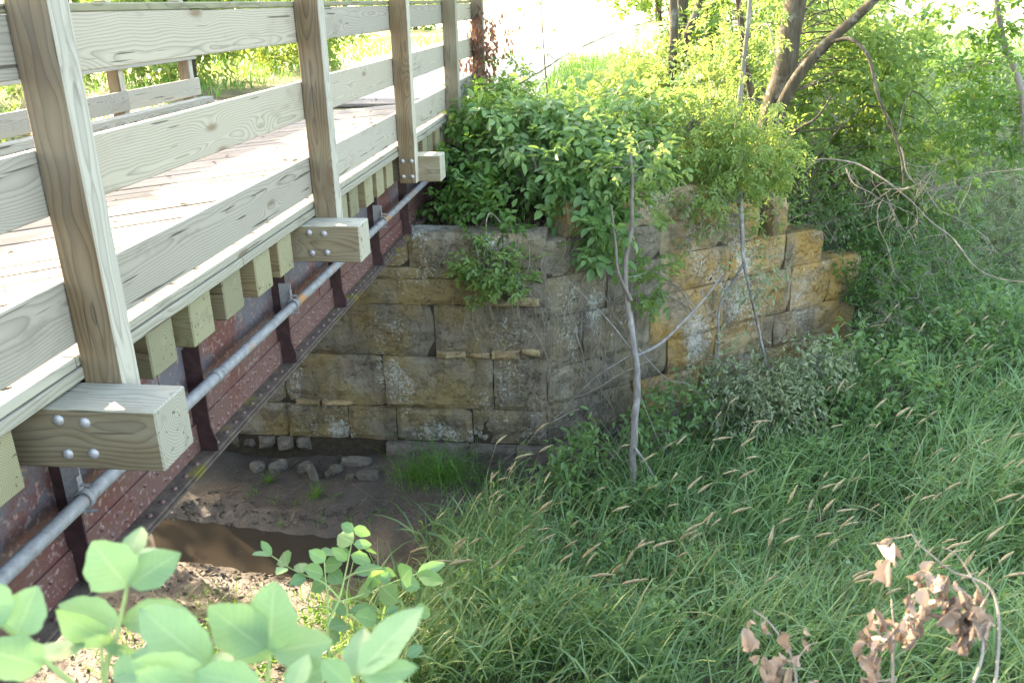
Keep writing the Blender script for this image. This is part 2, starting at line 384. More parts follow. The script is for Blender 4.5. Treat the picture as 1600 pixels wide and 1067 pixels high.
def near_leaf_mat(name, lo, hi, trans):
    t = NT(name); uv = t.n('ShaderNodeUVMap').outputs[0]; sp = t.n('ShaderNodeSeparateXYZ'); t.l(uv, sp.inputs[0])
    tc = t.n('ShaderNodeTexCoord').outputs['Object']
    a = t.math('ABSOLUTE', t.math('MULTIPLY_ADD', sp.outputs[0], 2.0, -1.0))
    mid = t.ramp(a, [(.0, (1,) * 3), (.07, (0,) * 3)])
    ph = t.math('FRACT', t.math('MULTIPLY', t.math('SUBTRACT', sp.outputs[1], t.math('MULTIPLY', a, .22)), 9.0))
    side = t.ramp(t.math('ABSOLUTE', t.math('SUBTRACT', ph, .5)), [(.0, (1,) * 3), (.09, (0,) * 3)])
    vein = t.math('MAXIMUM', mid, t.math('MULTIPLY', side, .45))
    at = t.n('ShaderNodeAttribute'); at.attribute_name = 'rnd'
    col = t.mix(at.outputs['Fac'], lo, hi); n1 = t.noise(tc, 25, 5, .65); n2 = t.noise(tc, 160, 3, .6)
    col = t.mix(t.math('MULTIPLY', t.ramp(n1, [(.35, (0,) * 3), (.7, (1,) * 3)]), .4), col, tuple(x * .62 for x in lo))
    col = t.mix(t.math('MULTIPLY', vein, .6), col, (.40, .50, .28))
    col = t.mix(t.math('MULTIPLY', t.ramp(n2, [(.68, (0,) * 3), (.75, (1,) * 3)]), .5), col, (.24, .2, .08))
    p = t.bsdf(col, .5, .35, t.math('MULTIPLY', vein, -1.0), .35, .002)
    tr = t.n('ShaderNodeBsdfTranslucent'); tr.inputs['Color'].default_value = c4(trans)
    mx = t.n('ShaderNodeMixShader'); mx.inputs[0].default_value = .35; t.l(p, mx.inputs[1]); t.l(tr.outputs[0], mx.inputs[2])
    return t.done(mx.outputs[0])
M['leaf_near'] = near_leaf_mat('ash_leaf', (.14, .265, .125), (.23, .37, .19), (.24, .42, .14))
M['leaf_mid'] = near_leaf_mat('elder_leaf', (.085, .19, .075), (.15, .27, .11), (.2, .38, .08))
M['stem'] = plain('green_stem', (.22, .30, .10), .5, .3, 0, .25, 30)

# ------------------------------------------------------------------ terrain
WING_A = np.array([-0.9, 10.73]); WING_B = np.array([4.03, 14.3])
WD = (WING_B - WING_A) / np.linalg.norm(WING_B - WING_A); WLEN = np.linalg.norm(WING_B - WING_A)
WN = np.array([WD[1], -WD[0]])                      # out of the wing's face
def gz(x, y):
    x = np.asarray(x, float); y = np.asarray(y, float)
    wav = .05 * np.sin(1.7 * x + .6 * y) + .04 * np.sin(2.3 * y - 1.1 * x) + .03 * np.sin(4.1 * x) * np.sin(3.7 * y)
    yc = 8.72 + .12 * np.sin(.9 * x + 1) - .02 * (x + 4)
    d = np.abs(y - yc) + 1.6 * sstep(-3.3, -1.7, x)
    v = -6.42 + .30 * sstep(.1, .75, d) + .10 * sstep(.7, 2.3, d)
    v = v + wav * sstep(.3, 1.2, d)
    v = v + .14 * np.maximum(0, x - 1.5) * sstep(8, 14, y) * .5
    v = v + .25 * sstep(0.5, 4, x)
    # right bank far off climbs out of the valley
    far = sstep(21, 40, y + .25 * x); v = v * (1 - far) + (-2.2 + .1 * wav) * far
    # near bank under the camera
    near = .12 * sstep(7.4, 5.8, y) + .88 * sstep(5.6, .6, y); v = v * (1 - near) + (-1.72) * near
    # embankment of the approach behind the abutment
    emb = -1.66 - np.maximum(0, np.abs(x + 4.75) - 3.9 - 1.3 * np.maximum(0, y - 15.5)) / 1.8 + .3 * wav
    yw = np.where(x < -7.0, 10.98 + (-7.0 - x) * 1.2, np.where(x > WING_A[0], 11.0 + (x - WING_A[0]) * WD[1] / WD[0], 11.0))
    behind = sstep(0.0, .35, y - yw)
    behind = np.where(x > 4.2, sstep(0, 2.5, y - yw), behind)
    # earth held up behind the wing wall
    sw = (x - WING_A[0]) * WD[0] + (y - WING_A[1]) * WD[1]; dw = -((x - WING_A[0]) * WN[0] + (y - WING_A[1]) * WN[1])
    held = np.interp(sw, [0, 2.9, 3.1, 4.2, 4.5, 6.0, 6.4], [-2.3, -2.35, -3.0, -3.0, -3.5, -4.1, -9])
    emb = np.where((sw > 0) & (sw < 6.3) & (dw > 0) & (dw < 2.2), np.maximum(emb, held - .25 * dw), emb)
    seat = (x > -7.1) & (x < -.2) & (y < 13.3)
    emb = np.where(seat, -2.86 + .5 * sstep(11.4, 13.2, y) * .6, emb)
    return np.where(emb > v, v * (1 - behind) + emb * behind, v)
def axis(a, b, step, lo, hi):
    c = list(np.arange(a, b + 1e-6, step)); s = step; x = c[-1]
    while x < hi: s *= 1.25; x += s; c.append(x)
    s = step; x = c[0]; L = []
    while x > lo: s *= 1.25; x -= s; L.append(x)
    return np.array(L[::-1] + c)
gx = axis(-11, 11, .11, -420, 420); gy = axis(4, 18, .11, -120, 700)
GX, GY = np.meshgrid(gx, gy); GZ = gz(GX, GY)
# small lumps and foot-prints in the mud
GZ = GZ + .025 * np.sin(9 * GX + 3 * np.sin(5 * GY)) * np.sin(8 * GY + 2 * np.sin(6 * GX)) * ((GY > 6) & (GY < 11))
nx, ny = len(gx), len(gy)
i = (np.arange(ny - 1)[:, None] * nx + np.arange(nx - 1)[None, :])
Fg = np.stack([i, i + 1, i + 1 + nx, i + nx], -1).reshape(-1, 4)
g = obj('ground', fast_mesh('ground', np.stack([GX, GY, GZ], -1).reshape(-1, 3), Fg, M['ground'], smooth=True)); tag(g, kind='structure')
WATER_Z = -6.27
wx = np.linspace(-16, 12, 57); wy = np.linspace(7.4, 10.0, 10)
AX, AY = np.meshgrid(wx, wy); i = (np.arange(9)[:, None] * 57 + np.arange(56)[None, :])
w = obj('water', fast_mesh('water', np.stack([AX, AY, np.full_like(AX, WATER_Z)], -1).reshape(-1, 3), np.stack([i, i + 1, i + 58, i + 57], -1).reshape(-1, 4), M['water'], smooth=True)); tag(w, kind='structure')
# gravel path that carries on from the bridge and bends right
py_ = np.concatenate([np.arange(15.25, 40, .6), np.arange(40, 160, 4)]); cxp = -4.75 + .0040 * np.maximum(0, py_ - 17) ** 1.7
u = np.linspace(-2.6, 2.6, 9); PXg = cxp[:, None] + u[None, :] * (1 + .004 * (py_[:, None] - 15)); PYg = np.repeat(py_[:, None], 9, 1)
PZg = gz(PXg, PYg) + .045 - .006 * np.abs(u)[None, :]
i = (np.arange(len(py_) - 1)[:, None] * 9 + np.arange(8)[None, :])
p = obj('path', fast_mesh('path', np.stack([PXg, PYg, PZg], -1).reshape(-1, 3), np.stack([i, i + 1, i + 10, i + 9], -1).reshape(-1, 4), M['gravel'], smooth=True)); tag(p, kind='structure')

# ------------------------------------------------------------------ the bridge
bridge = thing('footbridge', 'old riveted steel girder bridge with timber deck and wooden railings', 'bridge', (-4.75, 7.0, -2.75))
_bc = {}
def timber(name, parent, x0, x1, y0, y1, z0, z1, mat, long='y', bev=.006, tilt=0.0):
    dx, dy, dz = x1 - x0, y1 - y0, z1 - z0
    dims, rot = {'y': ((dy, dx, dz), (0, 0, math.pi / 2 + tilt)), 'x': ((dx, dy, dz), (0, 0, tilt)), 'z': ((dz, dy, dx), (tilt, -math.pi / 2, 0))}[long]
    key = (tuple(round(v, 3) for v in dims), mat, bev)
    if key not in _bc: _bc[key] = box_mesh(name, *dims, M[mat], bev)
    return obj(name, _bc[key], parent, ((x0 + x1) / 2, (y0 + y1) / 2, (z0 + z1) / 2), rot)

# deck planks laid at 45 degrees
DX0, DX1 = -7.05, -2.47; pw = .195; sp = pw * math.sqrt(2) + .022
hw = (DX1 - DX0) / 2
for var in range(1):
    vs = []
    for z in (-.025, .025):
        for (x, o) in ((-hw, -sp / 2 + .011), (hw, -sp / 2 + .011), (hw, sp / 2 - .011), (-hw, sp / 2 - .011)):
            vs.append((x, x + o, z))
    # turned so that local X runs along the plank
    R45 = np.array([[math.cos(-math.pi / 4), -math.sin(-math.pi / 4), 0], [math.sin(-math.pi / 4), math.cos(-math.pi / 4), 0], [0, 0, 1]])
    vs = (R45 @ np.array(vs).T).T
    pm = py_mesh('deck_plank', vs, [(3, 2, 1, 0), (4, 5, 6, 7), (0, 1, 5, 4), (1, 2, 6, 5), (2, 3, 7, 6), (3, 0, 4, 7)], M['wood_deck'])
y = -1.0
while y < 12.85:
    obj('deck_plank', pm, bridge, ((DX0 + DX1) / 2, y, -1.525 + random.uniform(-.004, .004)), (0, 0, math.pi / 4)); y += sp
# approach planks square across at the far end
y = 15.05
while y > 14.4:
    timber('deck_plank', bridge, DX0, DX1, y - .2, y - .006, -1.553, -1.502, 'wood_deck', 'x'); y -= .2
# longitudinal boards that close the deck edges
for (x0, x1, x2, x3) in ((-2.475, -2.395, -2.50, -2.385), (-7.2, -7.08, -7.22, -7.08)):
    for (a, b) in ((-1.4, 3.37), (3.376, 9.44), (9.446, 15.05)):
        timber('curb_board', bridge, x0, x1, a, b, -1.503, -1.452, 'wood', 'y')
    for (a, b) in ((-1.4, 5.2), (5.206, 12.2), (12.206, 15.1)):
        timber('nailer_board', bridge, x2, x3, a, b, -1.566, -1.508, 'wood', 'y')
timber('curb_timber', bridge, -6.98, -6.80, -1.2, 7.2, -1.50, -1.39, 'wood_rail', 'y')
timber('curb_timber', bridge, -6.98, -6.80, 7.21, 14.55, -1.50, -1.39, 'wood_rail', 'y')

# ties and outriggers
TZ0, TZ1 = -1.855, -1.572
out_y = [3.107, 6.349, 9.60, 12.475]
dome = None
def dome_mesh(name, r, h, mat, seg=10):
    V = []; F = []
    rings = [(1.0, 0.0), (.86, .55), (.5, .88)]
    for rr, hh in rings:
        for k in range(seg): V.append((r * rr * math.cos(2 * math.pi * k / seg), r * rr * math.sin(2 * math.pi * k / seg), h * hh))
    V.append((0, 0, h)); n = len(rings)
    for q in range(n - 1):
        for k in range(seg): F.append((q * seg + k, q * seg + (k + 1) % seg, (q + 1) * seg + (k + 1) % seg, (q + 1) * seg + k))
    for k in range(seg): F.append(((n - 1) * seg + k, (n - 1) * seg + (k + 1) % seg, len(V) - 1))
    return py_mesh(name, V, F, M[mat], True)
bolt_me = dome_mesh('bolt_head', .026, .016, 'zinc'); rivet_me = dome_mesh('rivet', .018, .013, 'steel', 8)
def bolt(parent, x, y, z, rot): return obj('bolt_head', bolt_me, parent, (x, y, z), rot)
FY = (math.pi / 2, 0, 0)          # facing -Y
# ties: every .425 m, an outrigger in place of the tie under each post
ties = []
y = -1.1
for seg in [(-.15, 3.107), (3.107, 6.349), (6.349, 9.60), (9.60, 12.475), (12.475, 15.6)]:
    n = 7; st = (seg[1] - seg[0]) / n
    for k in range(1, n): ties.append(seg[0] + k * st)
for ty in ties:
    if ty > 14.6: continue
    jx = random.uniform(-.025, .02)
    timber('tie', bridge, -7.18 + jx, -2.425 + jx, ty, ty + .278 + random.uniform(-.006, 0), TZ0, TZ1 - .002, 'wood_tie', 'x', .008)
for k, oy in enumerate(out_y):
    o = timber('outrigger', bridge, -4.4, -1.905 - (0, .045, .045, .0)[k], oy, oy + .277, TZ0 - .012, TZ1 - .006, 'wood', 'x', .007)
    if k < 2:
        for (bx, bz) in ((-2.347, -1.632), (-2.228, -1.640), (-2.338, -1.795), (-2.218, -1.788)):
            bolt(o, bx, oy - .001, bz, FY)
# posts of the near railing (the first two bolted behind their outrigger, the next two in front)
post_y = [3.388, 6.630, 9.459, 12.333, 14.80]
for k, py in enumerate(post_y):
    z0 = -1.86 if k < 4 else -1.75
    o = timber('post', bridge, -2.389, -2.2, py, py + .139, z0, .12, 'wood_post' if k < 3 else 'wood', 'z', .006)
    if k in (2, 3):
        for (bx, bz) in ((-2.345, -1.615), (-2.245, -1.615), (-2.345, -1.785), (-2.245, -1.785)): bolt(o, bx, py - .001, bz, FY)
# rails on the deck side of the posts
RX0, RX1 = -2.437, -2.393
ends = [-1.5] + [p + .07 for p in post_y[:4]] + [14.93]
for (z0, z1) in ((-.256, -.012), (-.815, -.537), (-1.397, -1.105)):
    for a, b in zip(ends[:-1], ends[1:]):
        dz = random.uniform(-.004, .004)
        timber('rail', bridge, RX0, RX1, a + .003, b - .003, z0 + dz, z1 + dz, 'wood_rail', 'y', .005)
for a, b in ((-1.5, 6.70), (6.706, 14.95)):
    timber('cap_rail', bridge, -2.56, -2.391, a, b, -.008, .032, 'wood_tie', 'y')
# far railing
for py in (3.4, 6.5, 9.5, 12.5, 14.72):
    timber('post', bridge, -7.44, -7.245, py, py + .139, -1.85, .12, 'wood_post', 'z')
fe = [-1.5, 3.47, 6.57, 9.57, 12.57, 14.95]
for (z0, z1) in ((-.256, -.012), (-.815, -.537), (-1.40, -1.12)):
    for a, b in zip(fe[:-1], fe[1:]):
        timber('rail', bridge, -7.24, -7.196, a + .003, b - .003, z0, z1, 'wood_rail', 'y', .005)

# girders
def girder(xw, sgn, full):
    y0, y1 = -1.6, 13.15; yc = (y0 + y1) / 2; L = y1 - y0
    g = obj('girder', box_mesh('girder_web', .014, L, .90, M['steel'], .002), bridge, (xw, yc, -2.30))
    def bit(name, sx, sy, sz, x, y, z, mat='steel', bev=.002):
        return obj(name, box_mesh(name, sx, sy, sz, M[mat], bev), g, (x, y, z))
    bit('top_flange', .26, L, .02, xw, yc, -1.872, 'dark_steel')
    bit('top_angle', .016, L, .13, xw + sgn * .016, yc, -1.95)
    bit('bottom_angle', .018, L, .19, xw + sgn * .017, yc, -2.645)
    bit('bottom_flange', .27, L, .018, xw, yc, -2.752, 'flange')
    bit('cover_plate', .30, L - .6, .016, xw, yc, -2.772, 'flange')
    if not full: return g
    st_y = [2.03, 3.46, 4.87, 6.39, 7.80, 9.24, 10.66, 12.1]
    for q, sy in enumerate(st_y):
        # outstanding leg, a little wider where it is crimped over the angle
        prof = [(.007, -1.885), (.125, -1.885), (.120, -2.56), (.150, -2.66), (.150, -2.742), (.030, -2.742), (.030, -2.55), (.007, -2.53)]
        V = [(xw + a, sy - .006, z) for a, z in prof] + [(xw + a, sy + .006, z) for a, z in prof]
        n = len(prof); F = [tuple(range(n))[::-1], tuple(range(n, 2 * n))] + [(k, (k + 1) % n, (k + 1) % n + n, k + n) for k in range(n)]
        obj('stiffener', py_mesh('stiffener', V, F, M['dark_steel']), g)
        V = [(xw + .006, sy + .006, -1.95), (xw + .006, sy + .085, -1.95), (xw + .006, sy + .085, -2.55), (xw + .045, sy + .085, -2.60), (xw + .045, sy + .085, -2.735), (xw + .045, sy + .006, -2.735), (xw + .045, sy + .006, -2.60), (xw + .006, sy + .006, -2.55)]
        V2 = [(a + .012, b, c) for a, b, c in V]; n = 8
        F = [(7, 2, 1, 0), (6, 3, 2, 7), (5, 4, 3, 6), (8, 9, 10, 15), (15, 10, 11, 14), (14, 11, 12, 13)] + [(k, (k + 1) % n, (k + 1) % n + n, k + n) for k in range(n)]
        obj('stiffener_leg', py_mesh('stiffener_leg', V2 if False else V + V2, F, M['steel']), g)
        if q % 2 == 0:
            bit('splice_plate', .008, .30, .54, xw + .011, sy - .18, -2.26)
    yy = 2.2; k = 0
    FX = (0, math.pi / 2, 0)
    while yy < 11.2:
        if min(abs(yy - s) for s in st_y) > .1:
            obj('rivet', rivet_me, g, (xw + .026, yy, -2.60), FX)
        if min(abs(yy + .075 - s) for s in st_y) > .1:
            obj('rivet', rivet_me, g, (xw + .026, yy + .075, -2.69), FX)
        if min(abs(yy + .05 - s) for s in st_y) > .04:
            obj('rivet', rivet_me, g, (xw + .085, yy + .05, -2.743), (0, 0, 0))
        yy += .152
    return g
girder(-2.73, 1, True)
girder(-6.77, -1, False)

# pipe clamped along the stiffeners
PX, PZ, PR = -2.545, -2.225, .038
pipe = thing('conduit_pipe', 'grey galvanised pipe clamped along the rusty girder below the timber ties', 'pipe', (PX, 2.0, PZ))
V, F = tube([(PX, -1.4, PZ - .01), (PX, 1.5, PZ - .015), (PX, 4, PZ), (PX, 8, PZ - .01), (PX, 13.2, PZ)], PR, 16)
obj('pipe', fast_mesh('pipe', V, F, M['galv'], smooth=True), pipe)
def ring_mesh(name, r0, r1, w, mat):
    V = []; F = []; n = 20
    for rr, yy in ((r1, -w / 2), (r1, w / 2), (r0, w / 2), (r0, -w / 2)):
        for k in range(n): V.append((rr * math.cos(2 * math.pi * k / n), yy, rr * math.sin(2 * math.pi * k / n)))
    for q in range(4):
        for k in range(n): F.append((q * n + k, q * n + (k + 1) % n, ((q + 1) % 4) * n + (k + 1) % n, ((q + 1) % 4) * n + k))
    return py_mesh(name, V, F, M[mat], True)
clamp_me = ring_mesh('clamp_ring', PR + .001, PR + .013, .034, 'galv'); coup_me = ring_mesh('coupling', PR - .002, PR + .006, .07, 'galv')
brk_me = box_mesh('bracket', .10, .008, .26, M['zinc'], .002)
tab_me = box_mesh('clamp_tab', .008, .04, .21, M['galv'], .002)
V, F = tube([(0, -.03, 0), (0, .03, 0)], .009, 8); stud_me = fast_mesh('stud', V, F, M['zinc'], smooth=True)
for sy in (3.46, 6.39, 9.24):
    b = obj('bracket', brk_me, pipe, (PX - .062, sy - .012, PZ + .04))
    obj('clamp_tab', tab_me, b, (PX - .012, sy - .03, PZ + .02))
    obj('clamp_ring', clamp_me, b, (PX, sy - .035, PZ))
    for dz in (.075, -.07): obj('stud', stud_me, b, (PX + .018, sy - .03, PZ + dz), (0, 0, math.pi / 2))
for sy in (4.93, 7.55, 10.4): obj('coupling', coup_me, pipe, (PX, sy, PZ))

# ------------------------------------------------------------------ stone abutment
abut = thing('stone_abutment', 'weathered sandstone block abutment with angled wing wall under the bridge end', 'abutment', (-2.5, 10.9, -6.0))
def stone_block(O, D, N, u0, u1, z0, z1, mat, proud=0.0, depth=.4, bulge=.018, rough=.045, gap=.0065, name='stone', chip=0.0, parent=None):
    u0 += gap; u1 -= gap; z0 += gap * .8; z1 -= gap * .8
    nu = max(4, min(18, int((u1 - u0) / .075))); nv = max(3, min(10, int((z1 - z0) / .07)))
    V = []; F = []; seed = random.uniform(0, 100)
    cs = [(random.uniform(-.4, 1) * chip) for _ in range(4)]
    for j in range(nv + 1):
        for i in range(nu + 1):
            a, b = i / nu, j / nv
            uu = u0 + (u1 - u0) * a; zz = z0 + (z1 - z0) * b
            e = 0.0 if i in (0, nu) or j in (0, nv) else 1.0
            nz = noise.fractal(Vector((uu * 2.6 + seed, zz * 2.6, seed)), .8, 2.0, 5) * 1.2 + .6 * abs(noise.noise(Vector((uu * 1.5, zz * 2.5 + seed, 3))))
            w = proud + (bulge if e >= .99 else -.006) + rough * nz * (1.0 if e >= .99 else .5)
            if 0 < i < nu and (j == 0 or j == nv): zz += .010 * noise.noise(Vector((uu * 5, zz, seed)))
            if 0 < j < nv and (i == 0 or i == nu): uu += .010 * noise.noise(Vector((zz * 5, uu, seed + 4)))
            if chip:
                for q, (ca, cb) in enumerate(((0, 0), (1, 0), (0, 1), (1, 1))):
                    d = math.hypot((a - ca) * (u1 - u0), (b - cb) * (z1 - z0))
                    if d < .16 and cs[q] > 0: w -= cs[q] * (1 - d / .16)
            V.append((uu, w, zz))
    m = nu + 1
    for j in range(nv):
        for i in range(nu): F.append((j * m + i, j * m + i + 1, (j + 1) * m + i + 1, (j + 1) * m + i))
    loop = [i for i in range(m)] + [j * m + nu for j in range(1, nv + 1)] + [nv * m + i for i in range(nu - 1, -1, -1)] + [j * m for j in range(nv - 1, 0, -1)]
    o = len(V)
    for q in loop: V.append((V[q][0], -depth, V[q][2]))
    n = len(loop)
    for q in range(n): F.append((loop[(q + 1) % n], loop[q], o + q, o + (q + 1) % n))
    F.append(tuple(o + q for q in range(n)))
    W_ = [(O[0] + D[0] * a + N[0] * w, O[1] + D[1] * a + N[1] * w, z) for a, w, z in V]
    c = np.mean(np.array(W_), axis=0)
    me = py_mesh(name, np.array(W_) - c, F, M[mat], False)
    return obj(name, me, parent or abut, tuple(c))
FO, FD, FN = (0.0, 10.73), (1.0, 0.0), (0.0, -1.0)
XL, XR = -7.0, -0.86
def course(z0, z1, joints, mat, **kw):
    js = [XL] + joints + [XR]
    for a, b in zip(js[:-1], js[1:]):
        stone_block(FO, FD, FN, a, b, z0, z1, mat, proud=random.uniform(-.012, .012), **kw)
course(-3.20, -2.735, [-5.9, -4.3, -2.66, -1.42], 'stone', chip=.06)
course(-3.365, -3.20, [-6.2, -5.2, -3.9, -3.2, -2.5, -1.75, -1.3], 'stone', bulge=.015, chip=.05)
course(-3.72, -3.365, [-6.3, -4.7, -3.55, -1.47], 'stone', chip=.07)
course(-4.46, -3.72, [-6.5, -5.4, -4.15, -2.37], 'stone', bulge=.02, chip=.05)
course(-5.23, -4.46, [-6.0, -4.55, -3.11, -1.59], 'stone', bulge=.02, chip=.06)
course(-5.75, -5.23, [-6.3, -5.5, -4.57, -3.67, -2.98, -1.9], 'stone', bulge=.02, chip=.04)
for a, b in ((-3.14, -1.95), (-1.95, -1.29), (-1.29, -.62)):
    stone_block(FO, FD, FN, a, b, -6.2, -5.76, 'stone_foot', proud=.10, bulge=.016)
# spalled pale flakes along the third joint and under the fourth
for (a, b, z0, z1, p_) in ((-2.36, -1.95, -4.455, -4.36, .055), (-1.95, -1.62, -4.45, -4.37, .075), (-1.6, -1.22, -4.455, -4.33, .06), (-1.2, -.95, -4.40, -4.30, .07), (-4.4, -4.05, -5.22, -5.14, .06), (-4.03, -3.55, -5.225, -5.15, .05), (-1.28, -.95, -3.70, -3.58, .06), (-1.6, -1.3, -3.72, -3.64, .05)):
    stone_block(FO, FD, FN, a, b, z0, z1, 'stone_pale', proud=p_, bulge=.02, rough=.04, gap=.006, chip=.06)
# small rubble packed under the block on the creek side
for k in range(12):
    u = -6.95 + k * .27 + random.uniform(-.04, .04)
    if u < -4.5:
        stone_block(FO, FD, FN, u, u + .25, -5.98 + random.uniform(-.03, .03), -5.765, 'stone_foot', proud=random.uniform(-.05, .04), bulge=.05, rough=.06, chip=.1)
WO = tuple(WING_A)
def wing(z0, z1, joints, mat='stone_wing', **kw):
    for a, b in zip(joints[:-1], joints[1:]):
        stone_block(WO, tuple(WD), tuple(WN), a, b, z0, z1, mat, proud=random.uniform(-.025, .025), chip=.06, **kw)
wing(-6.2, -5.75, [0.05, .9, 1.8, 2.9, 4.0], 'stone_foot', bulge=.05)
wing(-5.75, -5.15, [0.04, .75, 1.5], 'stone', bulge=.02); wing(-5.75, -5.15, [1.5, 2.75, 3.9, 5.0, 6.05], bulge=.016)
wing(-5.15, -4.62, [0.04, .95, 2.1], 'stone', bulge=.02); wing(-5.15, -4.62, [2.1, 3.0, 4.2, 5.1, 6.05], bulge=.016)
wing(-4.62, -3.90, [0.04, .62, 1.75], 'stone', bulge=.02); wing(-4.62, -3.90, [1.75, 3.1, 4.5, 5.35, 6.05], bulge=.016)
wing(-3.90, -3.35, [0.04, 1.0, 1.9], 'stone', bulge=.02); wing(-3.90, -3.35, [1.9, 3.2, 4.3, 5.1], bulge=.016)
wing(-3.35, -2.85, [0.04, .9, 1.9], 'stone', bulge=.02); wing(-3.35, -2.85, [1.9, 3.0, 3.75], bulge=.016); wing(-3.35, -2.8, [4.0, 4.3], bulge=.016)
wing(-2.85, -2.38, [.35, 1.5, 2.7], bulge=.016)
stone_block(WO, tuple(WD), tuple(WN), 2.98, 3.9, -5.13, -4.80, 'stone_pale', proud=.05, bulge=.01, gap=.004)
# back wall behind the bridge seat
for (z0, z1, js) in ((-2.95, -2.3, [-6.98, -6, -4.6, -3.0, -1.5, -.3]), (-2.3, -1.66, [-6.98, -6.4, -5.1, -3.8, -2.6, -1.2, -.1])):
    for a, b in zip(js[:-1], js[1:]): stone_block((0, 13.35), FD, FN, a, b, z0, z1, 'stone', proud=random.uniform(-.02, .02), depth=.3)
# rubble core that closes the joints
def prism(name, poly, z0, z1, mat, parent):
    n = len(poly); V = [(a, b, z0) for a, b in poly] + [(a, b, z1) for a, b in poly]
    return obj(name, py_mesh(name, V, [tuple(range(n))[::-1], tuple(range(n, 2 * n))] + [(k, (k + 1) % n, (k + 1) % n + n, k + n) for k in range(n)], M[mat]), parent)
prism('core', [(-6.96, 10.755), (-.93, 10.755), (-.93, 11.1), (-6.96, 11.1)], -6.4, -2.79, 'core', abut)
def wpt(s, w): return tuple(WING_A + WD * s + WN * w)
prism('core', [wpt(.05, -.045), wpt(3.7, -.045), wpt(3.7, -.42), wpt(.05, -.42)], -6.4, -2.90, 'core', abut)
prism('core', [wpt(3.7, -.045), wpt(6.0, -.045), wpt(6.0, -.42), wpt(3.7, -.42)], -6.4, -3.98, 'core', abut)
prism('core', [(-6.96, 13.40), (-.2, 13.40), (-.2, 13.62), (-6.96, 13.62)], -3.0, -1.7, 'core', abut)

# ------------------------------------------------------------------ foliage tools
def leaf_geo(P, D, N, L, Wd, fold=.14, droop=.12):
    """six-point leaves folded along the midrib; arrays of n"""
    n = len(P); D = unit(D); N = unit(N - (N * D).sum(1, keepdims=True) * D); Sd = np.cross(D, N)
    L = np.broadcast_to(L, (n,))[:, None]; Wd = np.broadcast_to(Wd, (n,))[:, None]
    b = P; t = P + D * L - N * L * droop
    up = N * Wd * fold
    l1 = P + D * L * .30 + Sd * Wd * .46 + up; l2 = P + D * L * .68 + Sd * Wd * .38 + up - N * L * droop * .4
    r1 = P + D * L * .30 - Sd * Wd * .46 + up; r2 = P + D * L * .68 - Sd * Wd * .38 + up - N * L * droop * .4
    V = np.stack([b, l1, l2, t, r2, r1], 1).reshape(-1, 3)
    i = np.arange(n)[:, None] * 6
    F = np.stack([i + [0, 3, 2, 1], i + [0, 5, 4, 3]], 1).reshape(-1, 4)
    return V, F
def spray(C, Dv, per=6, tw=.35, size=.08, comp=3, wid=.55, droop=.35, up=.9, jitter=.5, gap=.3):
    """leaves set along twigs that start at C and run along Dv"""
    n = len(C); t = rng.uniform(.05, 1, (n, per, 1))
    P = C[:, None] + Dv[:, None] * t * tw; P = P + rng.normal(size=P.shape) * tw * .06
    P = P.reshape(-1, 3); D0 = np.repeat(Dv, per, 0); m = len(P)
    d = unit(.45 * D0 + jitter * 1.6 * rand_unit(m) + np.array([0, 0, -droop]))
    nn = np.array([0, 0, 1.0]) * up + rand_unit(m) * .55
    L = size * rng.uniform(.65, 1.3, m); rnd = np.repeat(np.clip(rng.beta(2, 2.2, m) * .95 + (rng.random(m) > .985) * .3, 0, 1), 1)
    if comp == 1:
        V, F = leaf_geo(P, d, nn, L, L * wid); return V, F, np.repeat(rnd, 2)
    nn = unit(nn - (nn * d).sum(1, keepdims=True) * d); s = np.cross(d, nn)
    Ps, Ds, Ns, Ls = [], [], [], []
    k = (comp - 1) // 2
    for q in range(k):
        for sg in (-1, 1):
            a = rng.uniform(.8, 1.2, (m, 1))
            Ps.append(P + d * (L * (.55 + .75 * q))[:, None]); Ds.append(np.cos(a) * d + sg * np.sin(a) * s + np.array([0, 0, -.15])); Ns.append(nn + rng.normal(size=(m, 3)) * .25); Ls.append(L * rng.uniform(.75, 1, m))
    Ps.append(P + d * (L * (.55 + .75 * k - .2))[:, None]); Ds.append(d); Ns.append(nn); Ls.append(L * 1.1)
    P, d, nn, L = map(np.concatenate, (Ps, Ds, Ns, Ls))
    V, F = leaf_geo(P, d, nn, L, L * wid)
    return V, F, np.clip(np.repeat(np.tile(rnd, comp), 2) + rng.normal(size=len(F)) * .03, 0, 1)
def blob_points(c, r, n, shell=.55):
    d = rand_unit(n); rad = np.maximum(rng.random(n) ** (1 / 3), shell * rng.random(n) + .0)
    return np.asarray(c) + d * rad[:, None] * np.asarray(r), d
def px(u, v, y): return at_y(u, v, y)
def B(u, v, y, rx, ry, rz, n): return (px(u, v, y), (rx, ry, rz), n)
def path_px(pts, n=8): return spline([px(*p) for p in pts], n)
def taper(n, a, b, pw=1.0): return a + (b - a) * np.linspace(0, 1, n) ** pw

